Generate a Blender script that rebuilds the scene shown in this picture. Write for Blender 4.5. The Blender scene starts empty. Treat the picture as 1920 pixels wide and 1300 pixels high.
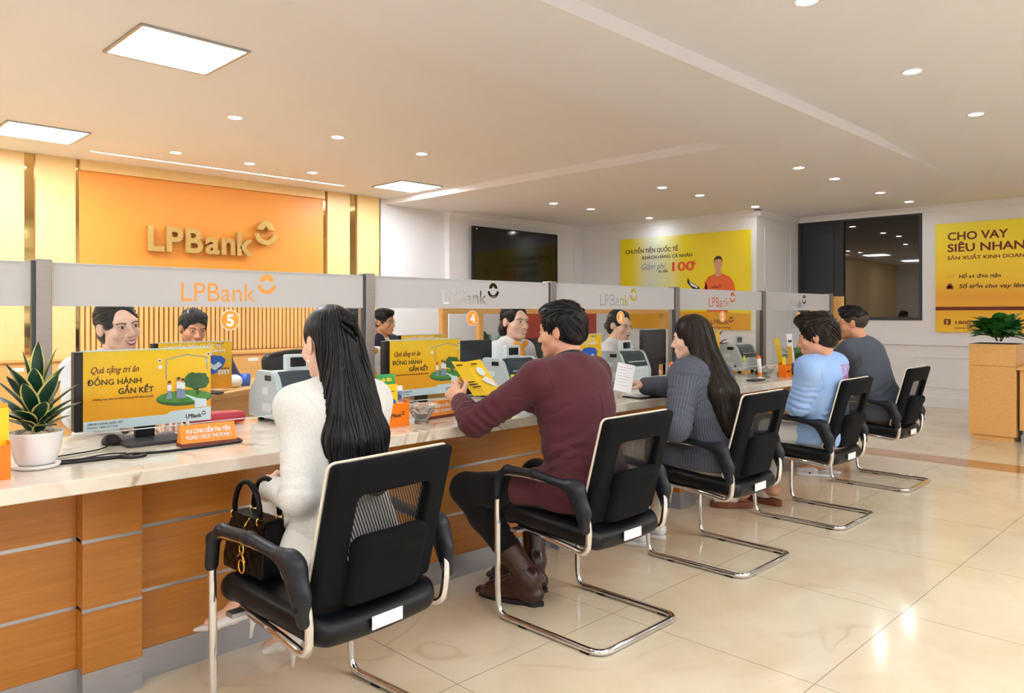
import bpy, bmesh, math, random
import numpy as np
from mathutils import Vector, Matrix, noise as mnoise
from mathutils.bvhtree import BVHTree

S = bpy.context.scene
COL = S.collection
PI = math.pi
rnd = random.Random(7)

# ------------------------------------------------------------------ camera
cam_d = bpy.data.cameras.new('camera')
cam = bpy.data.objects.new('camera', cam_d)
COL.objects.link(cam)
cam.location = (0, 0, 1.25)
cam.rotation_euler = (PI / 2, 0, -PI / 4)      # level, looking 45 degrees along the counter
cam_d.sensor_width = 36
cam_d.lens = 1426 / 1920 * 36
cam_d.shift_y = -63 / 1920
cam_d.clip_start = 0.05
S.camera = cam

# ------------------------------------------------------------------ world, exposure
W = bpy.data.worlds.new('world')
S.world = W
W.use_nodes = True
W.node_tree.nodes['Background'].inputs['Color'].default_value = (0.75, 0.8, 0.9, 1)
W.node_tree.nodes['Background'].inputs['Strength'].default_value = 0.02
S.view_settings.view_transform = 'Standard'
S.view_settings.look = 'None'
S.view_settings.exposure = 0.37
S.view_settings.gamma = 1
S.view_settings.use_curve_mapping = False
try:
    S.cycles.max_bounces = 9
    S.cycles.diffuse_bounces = 5
    S.cycles.glossy_bounces = 4
    S.cycles.transmission_bounces = 6
    S.cycles.transparent_max_bounces = 24
    S.cycles.sample_clamp_indirect = 6
    S.cycles.caustics_reflective = False
    S.cycles.caustics_refractive = False
except Exception:
    pass
LAMP_PANEL = 34.0        # radiance of the square ceiling panels
LAMP_SPOT = 92.0        # radiance of the round downlights
LAMP_STRIP = 14.0

# ------------------------------------------------------------------ materials
def srgb(r, g, b):
    f = lambda c: (c / 255 / 12.92) if c / 255 <= .04045 else ((c / 255 + .055) / 1.055) ** 2.4
    return (f(r), f(g), f(b))

def nodes_of(name):
    m = bpy.data.materials.new(name)
    m.use_nodes = True
    nt = m.node_tree
    b = nt.nodes['Principled BSDF']
    return m, nt, b

def tex_coord(nt, scale=(1, 1, 1), kind='Object', rot=(0, 0, 0)):
    tc = nt.nodes.new('ShaderNodeTexCoord')
    mp = nt.nodes.new('ShaderNodeMapping')
    mp.inputs['Scale'].default_value = scale
    mp.inputs['Rotation'].default_value = rot
    nt.links.new(tc.outputs[kind], mp.inputs['Vector'])
    return mp.outputs['Vector']

def ramp(nt, fac, stops):
    r = nt.nodes.new('ShaderNodeValToRGB')
    cr = r.color_ramp
    while len(cr.elements) < len(stops):
        cr.elements.new(0.5)
    for e, (p, c) in zip(cr.elements, stops):
        e.position = p
        e.color = (*c, 1)
    nt.links.new(fac, r.inputs['Fac'])
    return r.outputs['Color']

def noise_tex(nt, vec, scale, detail=4, rough=.55, dist=0):
    n = nt.nodes.new('ShaderNodeTexNoise')
    n.inputs['Scale'].default_value = scale
    n.inputs['Detail'].default_value = detail
    n.inputs['Roughness'].default_value = rough
    n.inputs['Distortion'].default_value = dist
    nt.links.new(vec, n.inputs['Vector'])
    return n.outputs['Fac']

def bump(nt, b, fac, strength=.2, dist=.002):
    n = nt.nodes.new('ShaderNodeBump')
    n.inputs['Strength'].default_value = strength
    n.inputs['Distance'].default_value = dist
    nt.links.new(fac, n.inputs['Height'])
    nt.links.new(n.outputs['Normal'], b.inputs['Normal'])

def math_node(nt, op, a, b=None, c=None):
    n = nt.nodes.new('ShaderNodeMath')
    n.operation = op
    for i, v in enumerate((a, b, c)):
        if v is None:
            continue
        if isinstance(v, (int, float)):
            n.inputs[i].default_value = v
        else:
            nt.links.new(v, n.inputs[i])
    return n.outputs[0]

def mixc(nt, fac, c1, c2):
    n = nt.nodes.new('ShaderNodeMix')
    n.data_type = 'RGBA'
    for sock, v in ((n.inputs[0], fac), (n.inputs[6], c1), (n.inputs[7], c2)):
        if isinstance(v, (int, float)):
            sock.default_value = v
        elif isinstance(v, tuple):
            sock.default_value = (*v, 1)
        else:
            nt.links.new(v, sock)
    return n.outputs[2]

def mat(name, col, rough=.5, metal=0, spec=.5, var=.06, vscale=6, bmp=0, bscale=60, coat=0, stretch=(1, 1, 1), bdist=.002, sheen=0):
    m, nt, b = nodes_of(name)
    v = tex_coord(nt, stretch)
    f = noise_tex(nt, v, vscale, 3)
    c1 = tuple(max(0, x * (1 - var)) for x in col)
    c2 = tuple(min(1, x * (1 + var)) for x in col)
    nt.links.new(ramp(nt, f, [(.3, c1), (.7, c2)]), b.inputs['Base Color'])
    b.inputs['Roughness'].default_value = rough
    b.inputs['Metallic'].default_value = metal
    b.inputs['Specular IOR Level'].default_value = spec
    b.inputs['Coat Weight'].default_value = coat
    b.inputs['Coat Roughness'].default_value = .05
    if sheen:
        b.inputs['Sheen Weight'].default_value = sheen
    if bmp:
        bump(nt, b, noise_tex(nt, v, bscale, 2), bmp, bdist)
    return m

def wood(name, c1, c2, axis='x', rough=.35, coat=.15, scale=1.0):
    m, nt, b = nodes_of(name)
    st = {'x': (1.2, 14, 30), 'y': (14, 1.2, 30), 'z': (22, 22, 1.0)}[axis]
    v = tex_coord(nt, tuple(s * scale for s in st))
    f = noise_tex(nt, v, 2.2, 8, .6, .6)
    v2 = tex_coord(nt, (1, 1, 1))
    f2 = noise_tex(nt, v2, 1.5, 2)
    k = math_node(nt, 'ADD', math_node(nt, 'MULTIPLY', f, .75), math_node(nt, 'MULTIPLY', f2, .25))
    nt.links.new(ramp(nt, k, [(.32, c1), (.68, c2)]), b.inputs['Base Color'])
    b.inputs['Roughness'].default_value = rough
    b.inputs['Coat Weight'].default_value = coat
    b.inputs['Coat Roughness'].default_value = .15
    bump(nt, b, f, .06, .001)
    return m

def emit(name, col, strength):
    m, nt, b = nodes_of(name)
    b.inputs['Base Color'].default_value = (.9, .9, .9, 1)
    b.inputs['Emission Color'].default_value = (*col, 1)
    b.inputs['Emission Strength'].default_value = strength
    return m

def thin_glass(name, tint=(1, 1, 1), mixin=.0, rough=.0, ior=1.45):
    m = bpy.data.materials.new(name)
    m.use_nodes = True
    nt = m.node_tree
    nt.nodes.clear()
    out = nt.nodes.new('ShaderNodeOutputMaterial')
    t = nt.nodes.new('ShaderNodeBsdfTransparent')
    t.inputs[0].default_value = (*tint, 1)
    g = nt.nodes.new('ShaderNodeBsdfGlossy')
    g.inputs['Roughness'].default_value = rough
    ge = nt.nodes.new('ShaderNodeNewGeometry')
    vd = nt.nodes.new('ShaderNodeVectorMath')
    vd.operation = 'DOT_PRODUCT'
    nt.links.new(ge.outputs['Incoming'], vd.inputs[0])
    nt.links.new(ge.outputs['Normal'], vd.inputs[1])
    ct = math_node(nt, 'ABSOLUTE', vd.outputs['Value'])
    r0 = ((ior - 1) / (ior + 1)) ** 2
    sch = math_node(nt, 'ADD', r0, math_node(nt, 'MULTIPLY', 1 - r0, math_node(nt, 'POWER', math_node(nt, 'SUBTRACT', 1.0, ct), 5.0)))
    v = tex_coord(nt)
    f = math_node(nt, 'MULTIPLY', sch, math_node(nt, 'ADD', .3, math_node(nt, 'MULTIPLY', noise_tex(nt, v, 3), .05)))
    mx = nt.nodes.new('ShaderNodeMixShader')
    nt.links.new(f, mx.inputs[0])
    nt.links.new(t.outputs[0], mx.inputs[1])
    nt.links.new(g.outputs[0], mx.inputs[2])
    nt.links.new(mx.outputs[0], out.inputs[0])
    return m

def frosted(name, col, clear):
    m = bpy.data.materials.new(name)
    m.use_nodes = True
    nt = m.node_tree
    nt.nodes.clear()
    out = nt.nodes.new('ShaderNodeOutputMaterial')
    t = nt.nodes.new('ShaderNodeBsdfTransparent')
    tl = nt.nodes.new('ShaderNodeBsdfTranslucent')
    df = nt.nodes.new('ShaderNodeBsdfDiffuse')
    v = tex_coord(nt)
    c = ramp(nt, noise_tex(nt, v, 150, 1), [(.3, tuple(x * .97 for x in col)), (.7, col)])
    nt.links.new(c, tl.inputs[0])
    nt.links.new(c, df.inputs[0])
    a = nt.nodes.new('ShaderNodeMixShader')
    a.inputs[0].default_value = .45
    nt.links.new(tl.outputs[0], a.inputs[1])
    nt.links.new(df.outputs[0], a.inputs[2])
    x = nt.nodes.new('ShaderNodeMixShader')
    x.inputs[0].default_value = clear
    nt.links.new(a.outputs[0], x.inputs[1])
    nt.links.new(t.outputs[0], x.inputs[2])
    nt.links.new(x.outputs[0], out.inputs[0])
    return m

def marble(name, base, dark, vein, rough, vscale=1.3, tile=None, ox=0, oy=0, vein_w=.035, vein_mix=.6, vdetail=4):
    m, nt, b = nodes_of(name)
    v = tex_coord(nt)
    cloud = noise_tex(nt, v, 2.1 * vscale, 6, .6, .8)
    c = ramp(nt, cloud, [(.3, dark), (.62, base)])
    n1 = noise_tex(nt, v, .8 * vscale, vdetail, .5, .9)
    d = math_node(nt, 'ABSOLUTE', math_node(nt, 'SUBTRACT', n1, .5))
    mask = ramp(nt, d, [(0, (1, 1, 1)), (vein_w, (0, 0, 0))])
    n2 = noise_tex(nt, v, 1.9 * vscale, 2)
    fade = ramp(nt, n2, [(.48, (0, 0, 0)), (.64, (1, 1, 1))])
    mk = math_node(nt, 'MULTIPLY', mask, fade)
    c = mixc(nt, math_node(nt, 'MULTIPLY', mk, vein_mix), c, vein)
    if tile:
        sep = nt.nodes.new('ShaderNodeSeparateXYZ')
        nt.links.new(v, sep.inputs[0])
        g = None
        for i, o in ((0, ox), (1, oy)):
            fr = math_node(nt, 'FRACT', math_node(nt, 'DIVIDE', math_node(nt, 'SUBTRACT', sep.outputs[i], o), tile))
            e = math_node(nt, 'MINIMUM', fr, math_node(nt, 'SUBTRACT', 1.0, fr))
            l = math_node(nt, 'LESS_THAN', e, .0022)
            g = l if g is None else math_node(nt, 'MAXIMUM', g, l)
        c = mixc(nt, math_node(nt, 'MULTIPLY', g, .75), c, tuple(x * .28 for x in base))
    nt.links.new(c, b.inputs['Base Color'])
    b.inputs['Roughness'].default_value = rough
    b.inputs['Specular IOR Level'].default_value = .48
    return m

MAT = {}
MAT['ceil'] = mat('white_ceiling_paint', srgb(232, 232, 238), .9, spec=.2, var=.01, vscale=2)
MAT['wall'] = mat('white_wall_paint', srgb(235, 234, 238), .8, spec=.3, var=.01, vscale=2)
MAT['floor'] = marble('cream_marble_tile', srgb(226, 211, 184), srgb(214, 195, 164), srgb(170, 140, 104), .12, 1.0, .85, 2.53, 1.09, .008, .3, 2.5)
MAT['band'] = marble('tan_marble_band', srgb(196, 142, 92), srgb(176, 122, 74), srgb(140, 90, 52), .07, 2.0)
MAT['stone'] = marble('beige_marble_worktop', srgb(236, 226, 212), srgb(214, 200, 182), srgb(140, 100, 60), .06, 2.6, vein_w=.02)
MAT['counterwood'] = wood('honey_wood_veneer', srgb(168, 104, 36), srgb(192, 126, 50), 'x')
MAT['paleWood'] = wood('pale_gold_panel', srgb(240, 204, 142), srgb(245, 212, 152), 'z', .4, .1)
MAT['deskwood'] = wood('light_oak_veneer', srgb(222, 168, 96), srgb(236, 186, 116), 'x', .4, .1)
MAT['slat'] = wood('oak_slat', srgb(238, 190, 116), srgb(248, 206, 136), 'z', .45, .05)
MAT['slatback'] = mat('slat_backing_brown', srgb(176, 122, 58), .6)
MAT['orange'] = mat('orange_panel_lacquer', srgb(240, 160, 68), .42, var=.02, vscale=2)
MAT['gold'] = mat('brushed_gold', srgb(226, 192, 120), .36, .75, var=.05, vscale=8, stretch=(1, 1, 12))
MAT['goldmirror'] = mat('bronze_mirror', srgb(214, 184, 120), .06, 1, var=.03)
MAT['steel'] = mat('satin_steel', srgb(176, 178, 186), .34, 1, var=.05, stretch=(1, 1, 20))
MAT['kick'] = mat('brushed_steel_kick', srgb(178, 180, 188), .42, .85, var=.05, stretch=(1, 20, 20))
MAT['post'] = mat('bronze_grey_metal', srgb(150, 142, 138), .36, .85, var=.05, stretch=(1, 1, 20))
MAT['chrome'] = mat('polished_chrome', srgb(226, 226, 230), .07, 1, var=.01)
MAT['black'] = mat('black_plastic', srgb(14, 15, 18), .42, spec=.35, var=.1)
MAT['darkgrey'] = mat('charcoal_plastic', srgb(52, 56, 64), .45, var=.08)
MAT['leather'] = mat('black_vinyl', srgb(9, 10, 15), .4, spec=.3, var=.08, bmp=.15, bscale=220, bdist=.0008)
MAT['fabric'] = mat('black_fabric', srgb(9, 10, 14), .9, spec=.2, var=.1, bmp=.3, bscale=500, bdist=.0008)
MAT['white'] = mat('white_plastic', srgb(238, 238, 240), .4, var=.02)
MAT['paper'] = mat('white_paper', srgb(242, 242, 246), .7, var=.02)
MAT['offwhite'] = mat('pale_ceramic', srgb(236, 234, 236), .22, var=.02, coat=.3)
MAT['pebble'] = mat('river_pebble', srgb(204, 186, 156), .55, var=.25, vscale=25)
MAT['green'] = mat('leaf_green', srgb(30, 72, 40), .4, var=.35, vscale=30)
MAT['yellow'] = mat('poster_yellow', srgb(250, 206, 20), .35, var=.02, vscale=2)
MAT['amber'] = mat('poster_amber', srgb(240, 172, 16), .35, var=.02, vscale=2)
MAT['signorange'] = mat('sign_orange', srgb(246, 148, 44), .4, var=.02)
MAT['hotorange'] = mat('holder_orange', srgb(248, 128, 16), .35, var=.03)
MAT['maroon'] = mat('maroon_print', srgb(112, 38, 24), .5, var=.03)
MAT['inkdark'] = mat('dark_ink', srgb(52, 34, 22), .5, var=.03)
MAT['machine'] = mat('grey_machine_plastic', srgb(186, 196, 200), .42, var=.03)
MAT['machine2'] = mat('pale_grey_plastic', srgb(214, 222, 226), .42, var=.03)
MAT['navyplastic'] = mat('dark_teal_plastic', srgb(34, 50, 62), .35, var=.08)
MAT['screen'] = mat('black_glass_screen', srgb(10, 12, 18), .08, var=.1)
MAT['yellowtag'] = mat('bright_yellow_sticker', srgb(250, 236, 30), .4, var=.02)
MAT['red'] = mat('crimson_leatherette', srgb(186, 26, 58), .45, var=.08)
MAT['redboard'] = mat('brick_red_board', srgb(186, 60, 48), .6, var=.08)
MAT['glass'] = thin_glass('clear_glass', (.975, .988, .985))
MAT['glassedge'] = mat('glass_edge_pale', srgb(200, 222, 226), .2, var=.03)
MAT['frost'] = frosted('frosted_film', (.7, .7, .72), .09)
MAT['numorange'] = mat('number_orange', srgb(250, 160, 40), .4, var=.02)
MAT['crystal'] = None
MAT['panelglow'] = emit('lit_panel_diffuser', (.90, .96, 1.0), LAMP_PANEL)
MAT['spotglow'] = emit('lit_downlight_lens', (.90, .96, 1.0), LAMP_SPOT)
MAT['stripglow'] = emit('lit_strip_diffuser', (1, .9, .68), LAMP_STRIP)
MAT['nightglass'] = mat('dark_night_glass', srgb(14, 15, 20), .02, spec=.9, var=.1)
MAT['windowframe'] = mat('dark_grey_aluminium', srgb(54, 58, 68), .4, .3, var=.05)
MAT['blue'] = mat('print_blue', srgb(40, 90, 190), .4, var=.15)
MAT['printgreen'] = mat('print_green', srgb(70, 140, 50), .5, var=.2, vscale=40)
MAT['printtree'] = mat('print_dark_green', srgb(44, 92, 44), .5, var=.35, vscale=60)
MAT['printwhite'] = mat('print_white', srgb(238, 242, 246), .5, var=.02)
MAT['printgrey'] = mat('print_grey_blue', srgb(132, 148, 178), .5, var=.1)
MAT['printskin'] = mat('print_skin', srgb(222, 164, 130), .5, var=.04)
MAT['printorange'] = mat('print_orange', srgb(238, 110, 50), .5, var=.05)
MAT['printpale'] = mat('print_pale_blue', srgb(206, 226, 236), .4, var=.03)
MAT['numtext'] = mat('print_coral', srgb(240, 96, 50), .5, var=.03)

# ------------------------------------------------------------------ object helpers
def tag(o, label=None, cat=None, group=None, kind=None):
    if label: o['label'] = label
    if cat: o['category'] = cat
    if group: o['group'] = group
    if kind: o['kind'] = kind
    return o

def thing(name, label, cat, loc=(0, 0, 0), rz=0, group=None):
    o = bpy.data.objects.new(name, None)
    o.empty_display_size = .1
    COL.objects.link(o)
    o.location = loc
    o.rotation_euler = (0, 0, rz)
    return tag(o, label, cat, group)

class MB:
    """collects polygons and links them as one mesh object"""
    def __init__(s):
        s.v, s.f, s.sm, s.mi = [], [], [], []
        s.cur = 0
    def add(s, vs, fs, smooth=False):
        n = len(s.v)
        s.v += [tuple(p) for p in vs]
        s.f += [tuple(i + n for i in f) for f in fs]
        s.sm += [smooth] * len(fs)
        s.mi += [s.cur] * len(fs)
        return s
    def box(s, lo, hi, M=None):
        x0, y0, z0 = lo
        x1, y1, z1 = hi
        vs = [(x0, y0, z0), (x1, y0, z0), (x1, y1, z0), (x0, y1, z0), (x0, y0, z1), (x1, y0, z1), (x1, y1, z1), (x0, y1, z1)]
        if M is not None:
            vs = [M @ Vector(p) for p in vs]
        return s.add(vs, [(0, 3, 2, 1), (4, 5, 6, 7), (0, 1, 5, 4), (1, 2, 6, 5), (2, 3, 7, 6), (3, 0, 4, 7)])
    def prism(s, pts, a, b, axis='y', M=None, smooth=False):
        """polygon (u, v) pulled along an axis from a to b"""
        def P(u, v, w):
            return {'y': (u, w, v), 'z': (u, v, w), 'x': (w, u, v)}[axis]
        n = len(pts)
        area = sum(pts[i][0] * pts[(i + 1) % n][1] - pts[(i + 1) % n][0] * pts[i][1] for i in range(n))
        flip = (area > 0) == (axis == 'y')
        if flip:
            pts = pts[::-1]
        lo, hi = min(a, b), max(a, b)
        vs = [P(u, v, lo) for u, v in pts] + [P(u, v, hi) for u, v in pts]
        if M is not None:
            vs = [M @ Vector(p) for p in vs]
        s.add(vs, [tuple(range(n))[::-1], tuple(range(n, 2 * n))])
        n0 = len(s.v) - 2 * n
        for i in range(n):
            j = (i + 1) % n
            s.f.append((n0 + i, n0 + j, n0 + n + j, n0 + n + i))
            s.sm.append(smooth)
            s.mi.append(s.cur)
        return s
    def lathe(s, prof, c=(0, 0, 0), seg=32, sx=1, sy=1, M=None):
        vs, fs = [], []
        n = len(prof)
        for r, z in prof:
            for k in range(seg):
                a = 2 * PI * k / seg
                p = Vector((c[0] + r * sx * math.cos(a), c[1] + r * sy * math.sin(a), c[2] + z))
                vs.append(M @ p if M is not None else p)
        for i in range(n - 1):
            for k in range(seg):
                k2 = (k + 1) % seg
                fs.append((i * seg + k, i * seg + k2, (i + 1) * seg + k2, (i + 1) * seg + k))
        s.add(vs, fs, True)
        base = len(s.v) - n * seg
        if prof[0][0] > 1e-4:
            s.f.append(tuple(base + k for k in range(seg))[::-1]); s.sm.append(False); s.mi.append(s.cur)
        if prof[-1][0] > 1e-4:
            s.f.append(tuple(base + (n - 1) * seg + k for k in range(seg))); s.sm.append(False); s.mi.append(s.cur)
        return s
    def tube(s, path, r, seg=10, closed=False, flat=None):
        """round tube along a path; r a number or one per point; flat = (width factor, thickness factor)"""
        P = [Vector(p) for p in path]
        n = len(P)
        R = r if isinstance(r, (list, tuple)) else [r] * n
        vs, fs = [], []
        prev = None
        for i in range(n):
            if closed:
                t = (P[(i + 1) % n] - P[i - 1])
            else:
                t = P[min(i + 1, n - 1)] - P[max(i - 1, 0)]
            if t.length < 1e-9:
                t = Vector((0, 0, 1))
            t.normalize()
            if prev is None:
                u = t.orthogonal().normalized()
                if flat:
                    u = Vector((0, 0, 1)).cross(t)
                    u = u.normalized() if u.length > 1e-4 else t.orthogonal().normalized()
            else:
                u = (prev - t * prev.dot(t))
                u = u.normalized() if u.length > 1e-6 else t.orthogonal().normalized()
            w = t.cross(u)
            prev = u
            fu, fw = flat if flat else (1, 1)
            for k in range(seg):
                a = 2 * PI * k / seg
                vs.append(P[i] + u * (math.cos(a) * R[i] * fu) + w * (math.sin(a) * R[i] * fw))
        m = n if closed else n - 1
        for i in range(m):
            i2 = (i + 1) % n
            for k in range(seg):
                k2 = (k + 1) % seg
                fs.append((i * seg + k, i * seg + k2, i2 * seg + k2, i2 * seg + k))
        if not closed:
            fs.append(tuple(range(seg))[::-1])
            fs.append(tuple((n - 1) * seg + k for k in range(seg)))
        return s.add(vs, fs, True)
    def build(s, name, m, parent=None, bevel=0, label=None):
        me = bpy.data.meshes.new(name)
        me.from_pydata(s.v, [], s.f)
        me.polygons.foreach_set('use_smooth', s.sm)
        for x in (m if isinstance(m, (list, tuple)) else [m]):
            me.materials.append(x)
        if isinstance(m, (list, tuple)):
            me.polygons.foreach_set('material_index', s.mi)
        me.update()
        o = bpy.data.objects.new(name, me)
        COL.objects.link(o)
        if parent is not None:
            o.parent = parent
        if bevel:
            b = o.modifiers.new('bevel', 'BEVEL')
            b.width = bevel
            b.segments = 2
            b.limit_method = 'ANGLE'
        if label:
            o['label'] = label
        return o

def struct(o, label=None):
    o['kind'] = 'structure'
    if label: o['label'] = label
    return o

def copy_tree(o, parent=None):
    c = o.copy()
    COL.objects.link(c)
    if parent is not None:
        c.parent = parent
    for ch in list(o.children):
        copy_tree(ch, c)
    return c

def fillet(path, r, n=6):
    """round the corners of a polyline"""
    P = [Vector(p) for p in path]
    R = r if isinstance(r, (list, tuple)) else [r] * len(P)
    out = [P[0]]
    for i in range(1, len(P) - 1):
        a, b, c = P[i - 1], P[i], P[i + 1]
        rr = min(R[i], (a - b).length * .48, (c - b).length * .48)
        p, q = b + (a - b).normalized() * rr, b + (c - b).normalized() * rr
        for k in range(n + 1):
            t = k / n
            out.append(p * (1 - t) ** 2 + b * 2 * t * (1 - t) + q * t * t)
    out.append(P[-1])
    return out

def rrect(x0, z0, x1, z1, r, n=5):
    out = []
    for cx, cz, a0 in ((x1 - r, z1 - r, 0), (x0 + r, z1 - r, 90), (x0 + r, z0 + r, 180), (x1 - r, z0 + r, 270)):
        for k in range(n + 1):
            a = math.radians(a0 + 90 * k / n)
            out.append((cx + r * math.cos(a), cz + r * math.sin(a)))
    return out

def disc(cx, cz, r, n=28, sz=1):
    return [(cx + r * math.cos(2 * PI * k / n), cz + r * sz * math.sin(2 * PI * k / n)) for k in range(n)]

# ---- lettering
def text_curve(s, size, bold=0, shear=0, align='LEFT', spacing=1.0):
    c = bpy.data.curves.new('lettering', 'FONT')
    c.body = s
    c.size = size
    c.offset = bold * size
    c.shear = shear
    c.align_x = align
    c.space_character = spacing
    return c

def text_mesh(s, size, depth=.0008, bold=0, shear=0, align='LEFT', width=None, spacing=1.0):
    """mesh of the text in the x/z plane facing -y, standing on z=0"""
    c = text_curve(s, size, bold, shear, align, spacing)
    c.extrude = depth
    c.resolution_u = 3
    o = bpy.data.objects.new('lettering', c)
    COL.objects.link(o)
    dg = bpy.context.evaluated_depsgraph_get()
    me = bpy.data.meshes.new_from_object(o.evaluated_get(dg))
    bpy.data.objects.remove(o)
    n = len(me.vertices)
    a = np.zeros(n * 3)
    me.vertices.foreach_get('co', a)
    a = a.reshape(-1, 3)
    if width and n:
        w = a[:, 0].max() - a[:, 0].min()
        a[:, 0] *= width / w
    b = np.stack([a[:, 0], -a[:, 2], a[:, 1]], 1)
    me.vertices.foreach_set('co', b.ravel())
    me.update()
    return me

def lettering(s, size, m, parent, loc, name='lettering', rot=(0, 0, 0), label=None, **k):
    me = text_mesh(s, size, **k)
    me.name = name
    me.materials.append(m)
    o = bpy.data.objects.new(name, me)
    COL.objects.link(o)
    o.parent = parent
    o.location = loc
    o.rotation_euler = rot
    if label: o['label'] = label
    return o

def emblem_polys(cx, cz, r):
    """bowl-shaped ring with a domed top holding a four-pointed star"""
    bowl = []
    for k in range(25):
        a = math.radians(188 + 164 * k / 24)
        bowl.append((cx + r * math.cos(a), cz + r * math.sin(a)))
    for k in range(25):
        a = math.radians(352 - 164 * k / 24)
        bowl.append((cx + .62 * r * math.cos(a), cz + .02 * r + .62 * r * math.sin(a)))
    dome = [(cx + .74 * r * math.cos(math.radians(180 * k / 20)), cz + .2 * r + .74 * r * math.sin(math.radians(180 * k / 20))) for k in range(21)]
    star = []
    for x0, z0, x1, z1 in ((-.36, .0, 0, .42), (0, .42, .36, 0)):
        for k in range(1, 8):
            t = k / 8
            mx, mz = (-.08 if x0 < 0 else .08), .09
            star.append((cx + r * ((1 - t) ** 2 * x0 + 2 * t * (1 - t) * mx + t * t * x1), cz + .2 * r + r * ((1 - t) ** 2 * z0 + 2 * t * (1 - t) * mz + t * t * z1)))
    tip = [(cx - .38 * r, cz + .1 * r), (cx, cz + .02 * r), (cx, cz - .28 * r)]
    low = [(cx - .3 * r, cz + .08 * r), (cx, cz - .3 * r), (cx + .3 * r, cz + .08 * r), (cx, cz - .02 * r)]
    return bowl, dome + star, low

def logo(parent, x, z, h, m, y, depth=.0008, bold=.01, name='logo'):
    """the bank's wordmark, x/z its lower left corner, h cap height"""
    lettering('LPBank', h / .73, m, parent, (x, y, z), name + '_lettering', bold=bold, depth=depth, width=h * 4.05)
    b, d, l = emblem_polys(x + h * 4.62, z + h * .98, h * .56)
    k = MB()
    for p in (b, d):
        k.prism(p, y - depth, y + depth)
    k.build(name + '_emblem', m, parent)

def art(parent, polys, m, y, name, th=.0006):
    k = MB()
    for p in polys:
        k.prism(p, y - th, y + th)
    return k.build(name, m, parent)

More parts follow.
